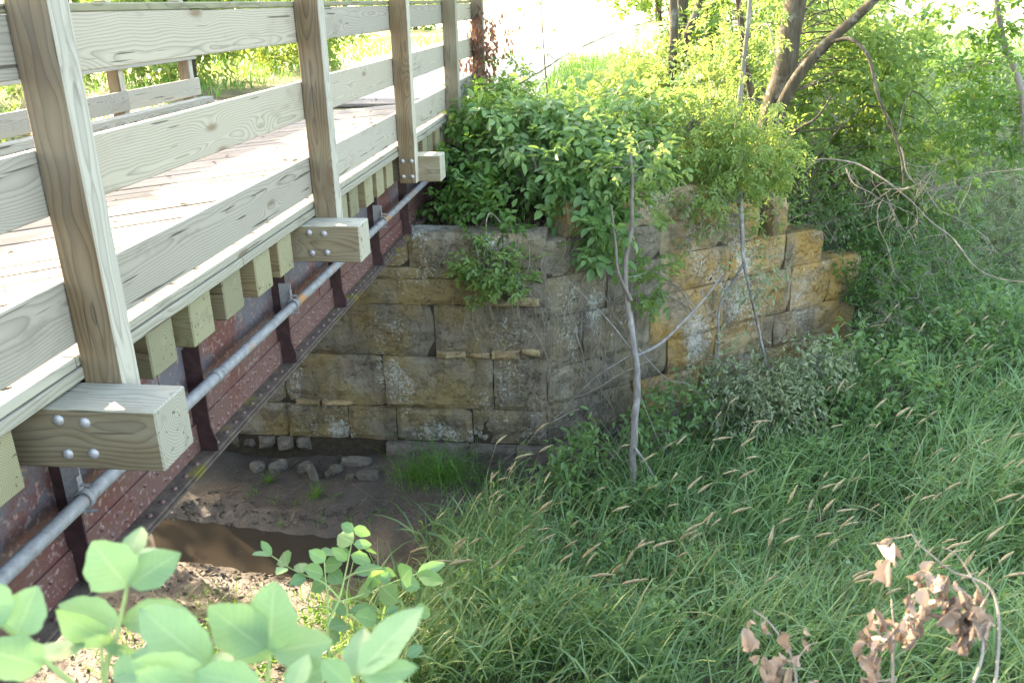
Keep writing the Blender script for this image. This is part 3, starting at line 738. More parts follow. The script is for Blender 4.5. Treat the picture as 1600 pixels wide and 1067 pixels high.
def plant(name, label, cat, base, stems=(), blobs=(), mat='leaf', bark='bark', size=.08, per=6, tw=.35, comp=3, wid=.55,
          droop=.35, up=.9, group=None, twigs=.25, trunk_name='trunk', crown_name='crown', sides=8, jitter=.5, outward=.6):
    """a tree or shrub: stems = [(points, r0, r1)], blobs of foliage joined to the stems by twigs"""
    t = thing(name, label, cat, tuple(base), group)
    allp = []
    for k, st in enumerate(stems):
        P, r0, r1 = st[:3]; bk = st[3] if len(st) > 3 else bark
        P = np.asarray(P); V, F = tube(P, taper(len(P), r0, r1, .8), sides if r0 > .03 else 5)
        obj(trunk_name if k == 0 else 'branch', fast_mesh('stem', V, F, M[bk], smooth=True), t)
        allp.append(P)
    AP = np.concatenate(allp) if allp else np.array([base])
    Cs, Ds, tw_parts = [], [], []
    for (c, r, n) in blobs:
        C, d = blob_points(c, r, n)
        # gaps: drop clusters where a slow noise is low
        keep = np.array([noise.noise(Vector(p * 1.6)) for p in C]) > -.22
        C, d = C[keep], d[keep]
        Dv = unit(outward * d + rand_unit(len(C)) * .7 + np.array([0, 0, -.25 * droop]))
        Cs.append(C); Ds.append(Dv)
        for q in rng.choice(len(C), min(int(len(C) * twigs) + 1, 34), replace=False) if len(C) else []:
            a = AP[np.argmin(((AP - C[q]) ** 2).sum(1) + 2.0 * np.maximum(0, AP[:, 2] - C[q][2]) ** 2)]
            mid = (a + C[q]) / 2 + np.array([0, 0, .12 * np.linalg.norm(a - C[q])]) + rng.normal(size=3) * .08 * np.linalg.norm(a - C[q])
            P = spline([a, mid, C[q], C[q] + Dv[q] * tw * .9], 4); P = wobble(P, .04, 2.0, q)
            tw_parts.append(tube(P, taper(len(P), .004 + .004 * np.linalg.norm(a - C[q]), .002), 3))
    if tw_parts:
        V, F = join(tw_parts); obj('twigs', fast_mesh('twigs', V, F, M[bark]), t)['kind'] = 'stuff'
    if Cs:
        V, F, rd = spray(np.concatenate(Cs), np.concatenate(Ds), per, tw, size, comp, wid, droop, up, jitter)
        obj(crown_name, fast_mesh('leaves', V, F, M[mat], rd), t)['kind'] = 'stuff'
    return t

# ------------------------------------------------------------------ trees
# big leaning tree that grows out of the wing wall
T1 = path_px([(1176, 345, 13.5), (1192, 290, 13.5), (1203, 215, 13.6), (1222, 120, 13.7), (1240, 30, 13.8), (1262, -120, 14.0), (1270, -330, 14.2)])
L1 = path_px([(1205, 205, 13.5), (1240, 130, 13.3), (1290, 70, 13.1), (1340, 25, 12.9), (1400, -40, 12.6), (1500, -190, 12.2)])
L2 = path_px([(1296, 66, 13.05), (1330, 62, 12.8), (1357, 90, 12.6), (1372, 150, 12.4), (1395, 205, 12.3), (1408, 245, 12.2), (1412, 290, 12.1)])
L3 = path_px([(1170, 335, 13.3), (1205, 265, 13.1), (1238, 210, 12.9), (1275, 185, 12.7), (1300, 150, 12.6)])
L4 = path_px([(1215, 330, 13.6), (1180, 200, 13.2), (1165, 90, 13.0), (1150, -30, 12.8), (1120, -200, 12.6)])
plant('leaning_tree', 'large rough-barked tree leaning out over the wing wall with a thick slanting limb', 'tree', px(1180, 350, 13.5),
      [(wobble(T1, .06, 1.5), .25, .12), (L1, .10, .055), (L2, .032, .012), (L3, .035, .012), (wobble(L4, .05, 1.5, 3), .07, .03)],
      [B(1330, 120, 15.2, 1.3, .9, 1.1, 230), B(1420, 200, 15.8, 1.0, .9, .8, 150), B(1275, 215, 14.9, .9, .7, .9, 170), B(1370, 60, 16, 1.0, .9, .7, 90),
       B(1270, 60, 15.2, .8, .7, .9, 90), B(1460, 280, 15.4, .7, .6, .6, 80), (px(1330, -200, 14), (2.4, 2.2, 1.3), 70)],
      'leaf_bright', 'bark', .115, 6, .4, 3, .6, .45, twigs=.08)
# lime sprays that hang in front of its trunk
plant('locust_tree', 'yellow-green fine-leaved tree hanging its sprays in front of the leaning trunk', 'tree', px(1158, 335, 13.0),
      [(path_px([(1157, 335, 13.0), (1150, 230, 12.8), (1160, 120, 12.7), (1172, 0, 12.7), (1175, -140, 12.7)]), .045, .025),
       (path_px([(1155, 180, 12.8), (1120, 150, 12.5), (1085, 190, 12.3)]), .018, .006), (path_px([(1168, 60, 12.7), (1200, 40, 12.4), (1215, 110, 12.3)]), .02, .006)],
      [B(1155, 240, 12.2, .6, .4, .42, 220), B(1105, 200, 12.3, .55, .4, .55, 190), B(1060, 240, 12.2, .4, .3, .35, 80), B(1120, 285, 11.9, .3, .2, .25, 45), B(1165, 130, 12.4, .35, .3, .5, 55), B(1125, 120, 12.6, .5, .5, .55, 60), B(1150, 30, 12.8, .5, .5, .5, 40), B(1210, 255, 12.3, .2, .2, .2, 30)],
      'leaf_lime', 'bark_grey', .066, 6, .36, 5, .42, .7, .7)
def trunk_tree(name, label, pts, r0, r1, blobs, mat='leaf', size=.11, bark='bark', **kw):
    P = path_px(pts); return plant(name, label, 'tree', P[0], [(wobble(P, .05, 1.2, r0 * 50), r0, r1)], blobs, mat, bark, size, **kw)
trunk_tree('slender_tree', 'slender tree with smooth reddish trunk at the edge of the sunny clearing', [(1038, 260, 15.0), (1046, 180, 15.2), (1052, 100, 15.3), (1054, 40, 15.4), (1050, -60, 15.5), (1040, -260, 15.6)], .085, .06,
           [B(1010, 170, 15.2, .7, .6, .6, 130), B(1080, 120, 15.4, .7, .6, .6, 120), (px(1040, -170, 15.5), (1.8, 1.8, 1.1), 110)], 'leaf_lime', .09)
trunk_tree('brown_tree', 'brown straight trunk close behind the slender smooth-trunked tree', [(1062, 150, 17.5), (1064, 70, 17.5), (1064, 0, 17.6), (1062, -160, 17.8)], .13, .10,
           [B(1130, 60, 18, 1.0, .8, .9, 160), (px(1080, -190, 18), (2.0, 2.0, 1.2), 80)], 'leaf', .12)
trunk_tree('forked_tree', 'tree slanting up to the right beside the brown straight trunk', [(1066, 110, 16.6), (1074, 60, 16.6), (1090, 15, 16.6), (1100, -40, 16.6), (1110, -180, 16.6)], .075, .06,
           [B(1110, 150, 16.4, .8, .6, .5, 150), (px(1120, -150, 16.8), (1.5, 1.5, 1.0), 60)], 'leaf_lime', .1)
trunk_tree('dark_tree', 'dark thick trunk half hidden in leaves behind the locust sprays', [(1108, 150, 20), (1110, 80, 20), (1112, 10, 20), (1112, -160, 20)], .19, .16,
           [B(1160, 40, 20.5, 1.6, 1.0, 1.0, 200), B(1230, 90, 19, 1.3, 1, 1.1, 200), (px(1140, -160, 20), (2.6, 2.4, 1.3), 100)], 'leaf_lime', .13)
trunk_tree('thin_tree', 'thin grey tree at the far right edge with two bare stems', [(1606, 250, 13.2), (1592, 130, 13.2), (1572, 60, 13.2), (1555, 0, 13.2), (1540, -120, 13.2)], .05, .035,
           [B(1545, 120, 13.4, .6, .5, .35, 60), B(1570, 190, 13.8, .7, .5, .4, 90), B(1540, 15, 13.2, .7, .5, .25, 45), (px(1540, -150, 13.4), (1.6, 1.8, .9), 160)], 'leaf', .09, 'bark_grey')
# trees along the left of the path, seen between the rails
for k, (x, y, h, r, lab, mt) in enumerate([
        (-9.6, 19.5, 4.2, 1.7, 'bushy green tree behind the end of the far railing', 'leaf_lime'),
        (-12.6, 21.5, 5.5, 2.2, 'dense tree left of the far railing end, seen between the rails', 'leaf'),
        (-8.6, 25.0, 5.0, 2.0, 'sunlit yellow-green tree along the path, seen past the second post', 'leaf_lime'),
        (-15.6, 17.5, 4.6, 2.2, 'shady tree seen low between the rails at the far left', 'leaf_dark'),
        (-7.4, 31.0, 6.0, 2.2, 'tree with a dark bare trunk beside the path, seen right of the second post', 'leaf_lime'),
        (-13.0, 29.0, 7.0, 2.6, 'tall green tree behind the bushy trees left of the path', 'leaf'),
        (-18.5, 24.0, 7.0, 2.8, 'big tree furthest left beyond the far railing', 'leaf')]):
    zb = float(gz(x, y)); P = np.array([(x, y, zb - .1), (x + .1, y, zb + h * .3), (x - .1, y + .1, zb + h * .65), (x, y, zb + h)])
    P = spline(P, 5); lim = [(spline([P[6], P[6] + [sx * r * .6, sy * r * .5, .6], P[6] + [sx * r * .9, sy * r * .8, 1.3]], 5), .05, .02) for sx, sy in ((-1, .3), (1, -.3), (.2, 1))]
    low = .35 if k != 4 else 1.9
    plant('path_tree', lab, 'tree', (x, y, zb), [(P, .14, .05)] + lim,
          [((x, y, zb + h * .72), (r, r, h * .36), 330), ((x - .4, y - .3, zb + low + .9), (r * .95, r * .9, .9), 230 if k != 4 else 60), ((x + .7, y + .5, zb + h * .45), (r * .9, r * .9, h * .25), 160)],
          mt, 'bark', .15, 6, .5, 3, .6, .4, group='trees along the path')
# far trees at the end of the clearing
for k, (x, y, h, r, lab) in enumerate([(-14, 62, 9, 4.5, 'pale far tree at the top edge beyond the path'), (3, 75, 10, 5, 'far tree in the haze above the white clearing'),
                                       (14, 66, 9, 4.5, 'far tree above the clearing, behind the slender trunks'), (34, 60, 10, 5, 'far tree beyond the field at the right edge')]):
    zb = float(gz(x, y)); P = spline([(x, y, zb), (x, y, zb + h * .4), (x + .3, y, zb + h * .9)], 5)
    plant('far_tree', lab, 'tree', (x, y, zb), [(P, .3, .1)], [((x, y, zb + h * .6), (r, r, h * .4), 420), ((x, y, zb + h * .25), (r * .9, r * .9, h * .2), 160)], 'leaf', 'bark', .34, 6, .9, 3, .7, .3, group='far trees', twigs=.05)

# dead bleached trunk that stands in the grass before the wing wall
D1 = path_px([(984, 812, 9.35), (989, 720, 9.5), (992, 650, 9.65), (997, 600, 9.8), (990, 545, 9.95), (983, 480, 10.1), (976, 420, 10.3), (985, 360, 10.5), (990, 300, 10.7), (985, 240, 10.9)])
plant('leaning_sapling', 'bare grey crooked trunk rising from the grass in front of the wing wall', 'tree', D1[0],
      [(wobble(D1[:len(D1) * 5 // 9], .025, 3), .05, .038), (wobble(D1[len(D1) * 5 // 9 - 2:], .03, 3, 2), .038, .018, 'bark_mid'), (path_px([(990, 558, 9.95), (1030, 538, 10.2), (1065, 505, 10.5), (1098, 470, 10.8), (1128, 430, 11.0)]), .026, .012),
       (path_px([(992, 700, 9.5), (1008, 722, 9.4), (1022, 745, 9.3), (1042, 772, 9.2)]), .022, .008), (path_px([(986, 470, 10.1), (966, 425, 10.2), (962, 380, 10.4), (955, 320, 10.6)]), .028, .010, 'bark_mid'),
       (path_px([(988, 548, 9.95), (950, 500, 10.1), (905, 455, 10.25), (880, 430, 10.3)]), .010, .003), (path_px([(990, 552, 9.95), (930, 590, 10.0), (880, 640, 10.1), (840, 690, 10.15)]), .009, .003),
       (path_px([(993, 540, 9.95), (1040, 590, 9.9), (1075, 600, 9.9), (1100, 625, 9.95)]), .008, .002), (path_px([(993, 600, 9.8), (1030, 690, 9.7), (1050, 720, 9.7)]), .006, .002)],
      [B(985, 265, 11.0, .4, .35, .4, 34), B(1022, 440, 10.9, .16, .15, .28, 22), B(1000, 330, 10.9, .25, .2, .35, 14)], 'leaf_bright', 'bark_grey', .085, 5, .3, 3, .62, .6)
# hanging stems before the ochre wing wall
plant('hanging_sapling', 'spindly forked sapling dangling in front of the ochre wing wall', 'sapling', px(1158, 300, 12.1),
      [(path_px([(1157, 300, 12.2), (1160, 370, 12.0), (1162, 410, 11.9), (1180, 490, 11.7), (1195, 560, 11.5), (1205, 610, 11.3)]), .036, .012),
       (path_px([(1162, 412, 11.9), (1140, 450, 11.8), (1124, 480, 11.7), (1122, 540, 11.5), (1118, 600, 11.2), (1113, 640, 11.0), (1128, 672, 10.9)]), .024, .010),
       (path_px([(1120, 560, 11.4), (1145, 590, 11.2), (1158, 620, 11.1), (1163, 660, 11.0)]), .010, .004), (path_px([(1113, 640, 11.0), (1160, 665, 10.8), (1200, 690, 10.7), (1235, 720, 10.6)]), .014, .004),
       (path_px([(1205, 610, 11.3), (1235, 640, 11.1), (1250, 680, 11.0), (1262, 715, 10.9)]), .009, .003), (path_px([(1200, 575, 11.5), (1240, 600, 11.3), (1260, 560, 11.3)]), .008, .003)],
      [B(1165, 430, 11.6, .5, .3, .34, 70), B(1080, 330, 12.0, .5, .3, .3, 40), B(1190, 590, 10.9, .6, .3, .22, 170), B(1265, 570, 11.1, .5, .3, .26, 150), B(1210, 640, 10.5, .6, .3, .28, 190), B(1150, 640, 10.6, .4, .25, .24, 90), B(1120, 560, 11.2, .3, .2, .25, 40)],
      'leaf_grey', 'bark_grey', .075, 7, .34, 1, .36, .5, .7, trunk_name='stem')
# fallen bare branch at the right
DBr = [([(1236, 262, 13.2), (1290, 248, 12.9), (1350, 262, 12.5), (1400, 290, 12.2), (1440, 330, 12.0), (1490, 375, 11.7), (1530, 420, 11.4), (1570, 438, 11.2), (1610, 440, 11.0)], .020, .008),
       ([(1322, 262, 12.6), (1340, 290, 12.4), (1380, 312, 12.2), (1415, 330, 12.0)], .014, .005), ([(1405, 230, 12.2), (1425, 280, 12.1), (1450, 300, 12.0), (1470, 330, 11.9), (1500, 345, 11.8), (1540, 370, 11.6), (1560, 395, 11.5)], .012, .004),
       ([(1450, 300, 12.0), (1490, 285, 11.9), (1540, 272, 11.7), (1605, 262, 11.5)], .010, .004), ([(1378, 310, 12.2), (1372, 340, 12.2), (1392, 400, 12.0), (1400, 430, 11.9), (1425, 455, 11.8)], .010, .004),
       ([(1455, 295, 12.0), (1462, 260, 12.0), (1470, 245, 12.0)], .008, .003), ([(1385, 300, 12.2), (1400, 345, 12.1), (1412, 362, 12.0)], .007, .003),
       ([(1430, 325, 12.0), (1432, 350, 12.0), (1422, 372, 12.0)], .006, .003), ([(1475, 350, 11.8), (1474, 370, 11.8), (1464, 385, 11.8), (1470, 408, 11.7)], .007, .003), ([(1380, 296, 12.2), (1420, 292, 12.1), (1455, 272, 12.0)], .009, .004),
       ([(1456, 300, 12.0), (1480, 292, 11.9), (1522, 290, 11.8)], .006, .003), ([(1408, 250, 12.2), (1440, 262, 12.2), (1490, 250, 12.1), (1496, 270, 12.0)], .008, .002), ([(1376, 305, 12.2), (1366, 280, 12.2), (1372, 262, 12.2)], .006, .002)]
dbt = thing('dead_branch', 'bare grey tangled dead branch sticking out to the right of the wing wall', 'branch', px(1236, 262, 13.2))
for k, (pp, a, b) in enumerate(DBr):
    P = wobble(path_px(pp, 7), .05, 2.5, k); V, F = tube(P, taper(len(P), a * .75, b * .75), 6); obj('limb' if k == 0 else 'twig', fast_mesh('limb', V, F, M['twig'], smooth=True), dbt)
tw = []
for k in range(90):
    pp, a, b = DBr[rng.integers(0, 11)]; P = path_px(pp, 7); s = P[rng.integers(2, len(P))]
    d = unit(np.array([rng.normal() * .7, rng.normal() * .3, -.5 + rng.normal() * .5])); L = rng.uniform(.15, .5)
    tw.append(tube(wobble(spline([s, s + d * L * .5 + rng.normal(size=3) * .03, s + d * L + np.array([0, 0, -.05])], 4), .03, 4, k), taper(8, .005, .0016)[:len(spline([s, s, s], 4))], 4))
V, F = join(tw); obj('twigs', fast_mesh('twigs', V, F, M['twig']), dbt)['kind'] = 'stuff'

# ------------------------------------------------------------------ shrubs and vines
def shrub(name, label, base, blobs, mat='leaf', size=.085, cat='shrub', n_st=6, **kw):
    base = np.asarray(base, float); st = []
    for k in range(n_st):
        c, r, _ = blobs[k % len(blobs)]; e = np.asarray(c) + rand_unit(1)[0] * np.asarray(r) * .6
        m = (base + e) / 2 + np.array([0, 0, .18]) + rng.normal(size=3) * .08
        st.append((spline([base + rng.normal(size=3) * np.array([.12, .12, 0]), m, e], 6), .014, .004))
    return plant(name, label, cat, base, st, blobs, mat, kw.pop('bark', 'twig'), size, trunk_name='stem', crown_name='foliage', **kw)
shrub('box_elder_shrub', 'leafy shrub beside the last outrigger, hanging down the wall top', (-2.0, 12.1, -2.75),
      [B(745, 205, 12.5, .45, .4, .4, 75), B(740, 290, 11.8, .34, .3, .48, 75), B(755, 355, 11.0, .3, .22, .38, 55), B(700, 335, 11.6, .18, .2, .28, 20)], 'leaf', .115, droop=.6)
shrub('box_elder_shrub', 'broad-leaved shrub spreading over the middle of the abutment top', (-.7, 12.0, -2.8),
      [B(860, 245, 11.5, .62, .4, .36, 95), B(920, 285, 11.3, .4, .35, .36, 62), B(810, 195, 12.3, .6, .4, .34, 70), B(948, 350, 10.9, .2, .18, .32, 30), B(885, 190, 12.4, .7, .45, .32, 70)], 'leaf_fresh', .14, wid=.58, droop=.6)
shrub('box_elder_shrub', 'leafy sprig hanging over the upper wall face below the abutment top', (-1.35, 10.95, -2.75),
      [B(772, 420, 10.45, .30, .14, .16, 46), B(800, 440, 10.45, .16, .12, .16, 24), B(755, 405, 10.5, .14, .1, .12, 16)], 'leaf_bright', .085, n_st=4, up=.7)
shrub('box_elder_shrub', 'tall green shrub on the corner above the bare crooked trunk', (.35, 12.2, -2.6),
      [B(975, 235, 12.0, .5, .4, .42, 75), B(1000, 180, 12.6, .55, .45, .36, 60), B(940, 175, 13.0, .6, .5, .3, 50)], 'leaf_fresh', .13, droop=.6)
shrub('weedy_shrub', 'greyish leafy weed bush right of the end post', (-1.8, 14.6, -1.75),
      [B(790, 135, 14.6, .4, .4, .34, 60), B(830, 165, 14.2, .45, .4, .28, 55), B(770, 170, 13.9, .4, .4, .3, 80)], 'leaf', .09)
shrub('sunlit_brush', 'yellow sunlit brush in the clearing left of the slender trunk', (.8, 16.5, -2.2),
      [B(975, 135, 16.2, .7, .8, .4, 80), B(1015, 105, 17.5, .7, .7, .5, 80), B(915, 172, 15.4, .5, .6, .18, 40)], 'leaf_lime', .085, comp=5, wid=.4)
shrub('sunlit_brush', 'tangled lime brush between the slender trunk and the leaning tree', (2.2, 15.6, -2.8),
      [B(1090, 210, 14.8, .9, .6, .6, 200), B(1060, 260, 14.0, .6, .4, .4, 90), B(1130, 270, 14.2, .5, .4, .4, 70)], 'leaf_lime', .075)
shrub('creeper', 'leafy creeper trailing down the ochre wing wall', (1.6, 12.7, -2.6),
      [B(1085, 285, 12.4, .6, .25, .25, 60), B(1200, 335, 12.9, .35, .2, .2, 30), B(1090, 325, 12.1, .5, .2, .35, 60), B(1055, 370, 11.8, .4, .15, .45, 45), B(1150, 350, 12.5, .5, .2, .3, 45), B(1050, 290, 12.2, .45, .2, .3, 45), B(1190, 400, 12.6, .35, .15, .25, 16)], 'leaf_bright', .062, comp=1, n_st=5)
shrub('creeper', 'dark creeper draped over the stepped end of the wing wall', (3.4, 14.2, -3.7),
      [B(1255, 320, 13.7, .45, .3, .3, 100), B(1215, 345, 13.5, .4, .25, .25, 70), B(1310, 340, 13.9, .4, .3, .3, 90), B(1240, 270, 13.9, .5, .4, .35, 90)], 'leaf_dark', .06, comp=1, wid=.5)
shrub('understory_shrub', 'shadowy shrub filling the gap beyond the wing wall end', (5.0, 15.2, -5.0),
      [B(1345, 330, 15.0, .8, .6, .8, 230), B(1370, 420, 14.4, .65, .5, .7, 190), B(1300, 290, 15.6, .9, .6, .7, 180), B(1440, 360, 15.2, .8, .5, .8, 170)], 'leaf_dark', .075, comp=3)
shrub('understory_shrub', 'bright little shrub beside the vertical end of the wing wall', (4.5, 13.6, -5.2),
      [B(1352, 410, 13.8, .3, .25, .28, 60), B(1385, 440, 13.6, .3, .25, .3, 50)], 'leaf', .06, comp=3)
shrub('understory_shrub', 'shrub with narrow leaves below the bare dead branch', (5.6, 13.6, -5.5),
      [B(1400, 480, 13.4, .6, .4, .5, 150), B(1370, 510, 12.9, .45, .35, .35, 90), B(1450, 430, 14.0, .7, .5, .6, 150)], 'leaf_dark', .09, comp=1, wid=.28)
shrub('nettle_clump', 'bright green nettle clump at the foot of the front wall corner', (-.2, 10.0, -5.95),
      [B(935, 715, 9.7, .42, .3, .34, 130), B(970, 700, 9.8, .32, .28, .36, 90), B(895, 740, 9.5, .3, .25, .24, 70)], 'leaf_fresh', .105, 'plant', comp=1, wid=.5, up=1.2)
shrub('nettle_clump', 'green leafy clump under the ochre wall right of the grey trunk', (1.0, 10.8, -5.9),
      [B(1060, 640, 10.7, .5, .35, .36, 120), B(1030, 680, 10.2, .35, .3, .3, 80), B(1110, 620, 11.2, .35, .25, .3, 70)], 'leaf_fresh', .095, 'plant', comp=1, wid=.48, up=1.1)
shrub('nettle_clump', 'low weeds with glossy leaves right of the drooping sapling tips', (3.2, 11.6, -5.7),
      [B(1345, 585, 11.6, .75, .5, .5, 260), B(1290, 650, 11.0, .5, .4, .4, 140), B(1400, 630, 11.1, .65, .4, .45, 190)], 'leaf_fresh', .105, 'plant', comp=1, wid=.5, up=1.2)
shrub('nettle_clump', 'broad bank of weeds at the right edge above the grass', (6.0, 13.0, -5.5),
      [B(1470, 565, 12.6, .85, .5, .55, 270), B(1550, 525, 13.3, .95, .6, .6, 300), B(1595, 590, 12.4, .65, .5, .55, 180), B(1420, 535, 13.2, .55, .4, .5, 140)], 'leaf_fresh', .105, 'plant', comp=1, wid=.5, up=1.2)
shrub('nettle_clump', 'small round-leaved plant in the grass beside the dead brown leaves', (1.9, 8.6, -5.9),
      [(at_z(1280, 945, -5.35), (.4, .3, .15), 50), (at_z(1320, 980, -5.4), (.25, .2, .12), 26)], 'leaf_pale', .06, 'plant', comp=1, wid=.6, up=1.2, n_st=5)
shrub('brush_bank', 'pale hazy brush on the sunny field at the right edge', (10.5, 20.5, -4.6),
      [B(1540, 250, 20, 1.7, 1, .8, 320), B(1470, 330, 19, 1.4, .9, .8, 240), B(1600, 330, 18, 1.2, .9, .8, 200), B(1580, 420, 16.5, 1.0, .8, .6, 170)], 'leaf_grey', .07, comp=5, wid=.35)

# dead vine on the end post
vd = thing('dead_vine', 'withered reddish-brown vine climbing the last post of the railing', 'vine', (-2.28, 14.75, -1.7))
for k in range(5):
    a = rng.uniform(0, 6.28); P = [(-2.29 + .13 * math.cos(a + q * 1.3), 14.86 + .11 * math.sin(a + q * 1.3), -1.7 + q * .27) for q in range(7)]
    V, F = tube(spline(P, 5), .006, 4); obj('stem', fast_mesh('stem', V, F, M['twig']), vd)
C, d = blob_points((-2.22, 14.78, -.7), (.2, .17, .7), 170); C2, d2 = blob_points((-2.5, 14.7, -.55), (.35, .15, .45), 46); C3, d3 = blob_points((-1.9, 14.75, -.5), (.35, .15, .4), 24)
C = np.concatenate([C, C2, C3]); d = np.concatenate([d, d2, d3])
V, F, rd = spray(C, unit(d * .4 + [0, 0, -.8]), 4, .12, .07, 1, .5, 1.2, .3)
obj('leaves', fast_mesh('leaves', V, F, M['red_leaf'], rd), vd)['kind'] = 'stuff'
# bare roots and dry vines hanging down the wall face
hv = thing('dry_vines', 'bare dry vines and roots hanging down the corner of the stone wall', 'vine', (-.4, 10.6, -2.7))
tw = []
for k in range(105):
    cl = rng.choice(4, p=[.15, .2, .45, .2]); cxx = (830, 745, 915, 965)[cl]; sx = (40, 22, 42, 25)[cl]
    u0 = cxx + rng.normal() * sx; v0 = rng.uniform(370, 520) if cl != 1 else 385; v1 = v0 + rng.uniform(60, 230); yy = 10.60 - .05 * rng.random() + (0 if u0 < 850 else (u0 - 850) * .0052)
    if cl == 2 and rng.random() < .5: v0 = rng.uniform(470, 620); v1 = v0 + rng.uniform(40, 130)
    n = 6; us = u0 + np.cumsum(rng.normal(size=n) * 9); vs = np.linspace(v0, v1, n)
    P = spline([px(a, b, yy - .05 * rng.random()) for a, b in zip(us, vs)], 4)
    tw.append(tube(P, taper(len(P), rng.uniform(.004, .0085), .002), 4))
V, F = join(tw); obj('vine_stems', fast_mesh('vines', V, F, M['twig']), hv)['kind'] = 'stuff'
for k, pts in enumerate([[(905, 640, 10.5), (850, 665, 10.4), (815, 700, 10.35), (760, 735, 10.2)], [(742, 380, 10.55), (748, 440, 10.5), (740, 500, 10.5), (755, 560, 10.5)], [(775, 430, 10.55), (806, 450, 10.5), (808, 490, 10.5), (830, 530, 10.5)], [(1020, 560, 10.6), (960, 590, 10.4), (905, 620, 10.4), (870, 600, 10.4)]]):
    P = wobble(path_px(pts, 6), .03, 3, k); V, F = tube(P, taper(len(P), .009, .003), 5); obj('root', fast_mesh('root', V, F, M['twig'], smooth=True), hv)
# thin sapling standing in the clearing
sp_ = plant('whip_sapling', 'thin straight sapling standing alone before the white clearing', 'sapling', px(858, 180, 15.5), [(path_px([(858, 180, 15.5), (852, 110, 15.6), (848, 50, 15.7), (844, -30, 15.8)]), .016, .008)],
            [B(835, 10, 15.7, .22, .2, .12, 6), B(855, 60, 15.6, .12, .1, .2, 4)], 'leaf', 'bark', .08, 4, .2, 1, trunk_name='stem')

# ------------------------------------------------------------------ unseen plants left of the bridge, added for their shade
shrub('shade_shrub', 'unseen low shrub added on the creek bank to dapple the mud', (-8.7, 10.3, -5.8), [((-8.7, 10.2, -4.4), (.7, .9, .9), 260), ((-8.4, 9.2, -4.7), (.6, .7, .6), 190)], 'leaf', .1)
shrub('shade_shrub', 'unseen leafy shrub added on the left bank to dapple the mud', (-9.6, 8.6, -5.8), [((-9.6, 8.4, -4.0), (.7, .9, .9), 200)], 'leaf', .1)  # both shrubs added out of view to break up sun on the mud
ptz = -5.6
plant('shade_tree', 'unseen tree added beyond the far railing to shade the near end', 'tree', (-8.9, 6.2, ptz), [(spline([(-8.9, 6.2, ptz), (-8.8, 6.2, -2.5), (-8.7, 6.3, 1), (-8.7, 6.3, 3.6)], 6), .14, .05)],
      [((-8.7, 6.3, 2.9), (1.3, 1.3, 1.2), 420), ((-8.9, 7.6, 3.6), (1.0, 1.0, .9), 160)], 'leaf', 'bark', .13, 6, .4)  # tree added out of view to keep sun off the near sapling

# ------------------------------------------------------------------ grass
def blades(base, az, th0, bend, L, wd, segs=4, twist=.5):
    n = len(base); t = np.linspace(0, 1, segs + 1)
    P = [base]; cur = base.copy(); st = (L / segs)[:, None]
    for k in range(segs):
        th = th0 + bend * (t[k] + .5 / segs)
        d = np.stack([np.sin(th) * np.cos(az), np.sin(th) * np.sin(az), np.cos(th)], -1)
        cur = cur + d * st; P.append(cur)
    P = np.stack(P, 1)
    tw = twist * rng.normal(size=n)
    side = np.stack([-np.sin(az) * np.cos(tw), np.cos(az) * np.cos(tw), np.sin(tw)], -1)[:, None, :]
    w = wd[:, None] * np.array([.55] + [1 - .85 * (k / segs) ** 2.2 for k in range(1, segs)] + [.06])[None, :]
    V = np.stack([P - side * w[..., None] / 2, P + side * w[..., None] / 2], 2).reshape(-1, 3)
    i = np.arange(n)[:, None, None] * (2 * (segs + 1)) + np.arange(segs)[None, :, None] * 2
    F = (i + np.array([0, 1, 3, 2])).reshape(-1, 4)
    rd = np.clip(rng.beta(2, 2.4, n) * .9 + (rng.random(n) > .95) * .6, 0, 1)
    return V, F, np.repeat(rd, segs)
def grass_edge(y): return np.interp(y, [5, 6.4, 7.3, 8.3, 9.0, 9.6, 10.2], [-2.0, -2.1, -2.15, -1.95, -1.55, -1.15, -1.0])
def wall_line(x): return np.where(x > WING_A[0], 10.55 + (x - WING_A[0]) * WD[1] / WD[0], 10.5)
def scatter(n, x0, x1, y0, y1):
    x = rng.uniform(x0, x1, n); y = rng.uniform(y0, y1, n)
    ok = (x > grass_edge(y) + .25 * np.sin(5 * y) + rng.normal(size=n) * .12) & ((y < wall_line(x)) | (x > 4.4))
    dens = .75 + .5 * np.sin(1.9 * x + .7 * np.sin(2 * y)) * np.sin(1.6 * y + .8 * np.sin(1.3 * x)); ok &= rng.random(n) < np.clip(dens, .25, 1)
    ok &= ~((x < 1.9) & (y > wall_line(x) - .95 + .3 * np.sin(4 * x))) & ~((x > 1.5) & (x < 4.6) & (y > wall_line(x) - .6) & (y < wall_line(x) + 1.5))
    return x[ok], y[ok]
parts = []
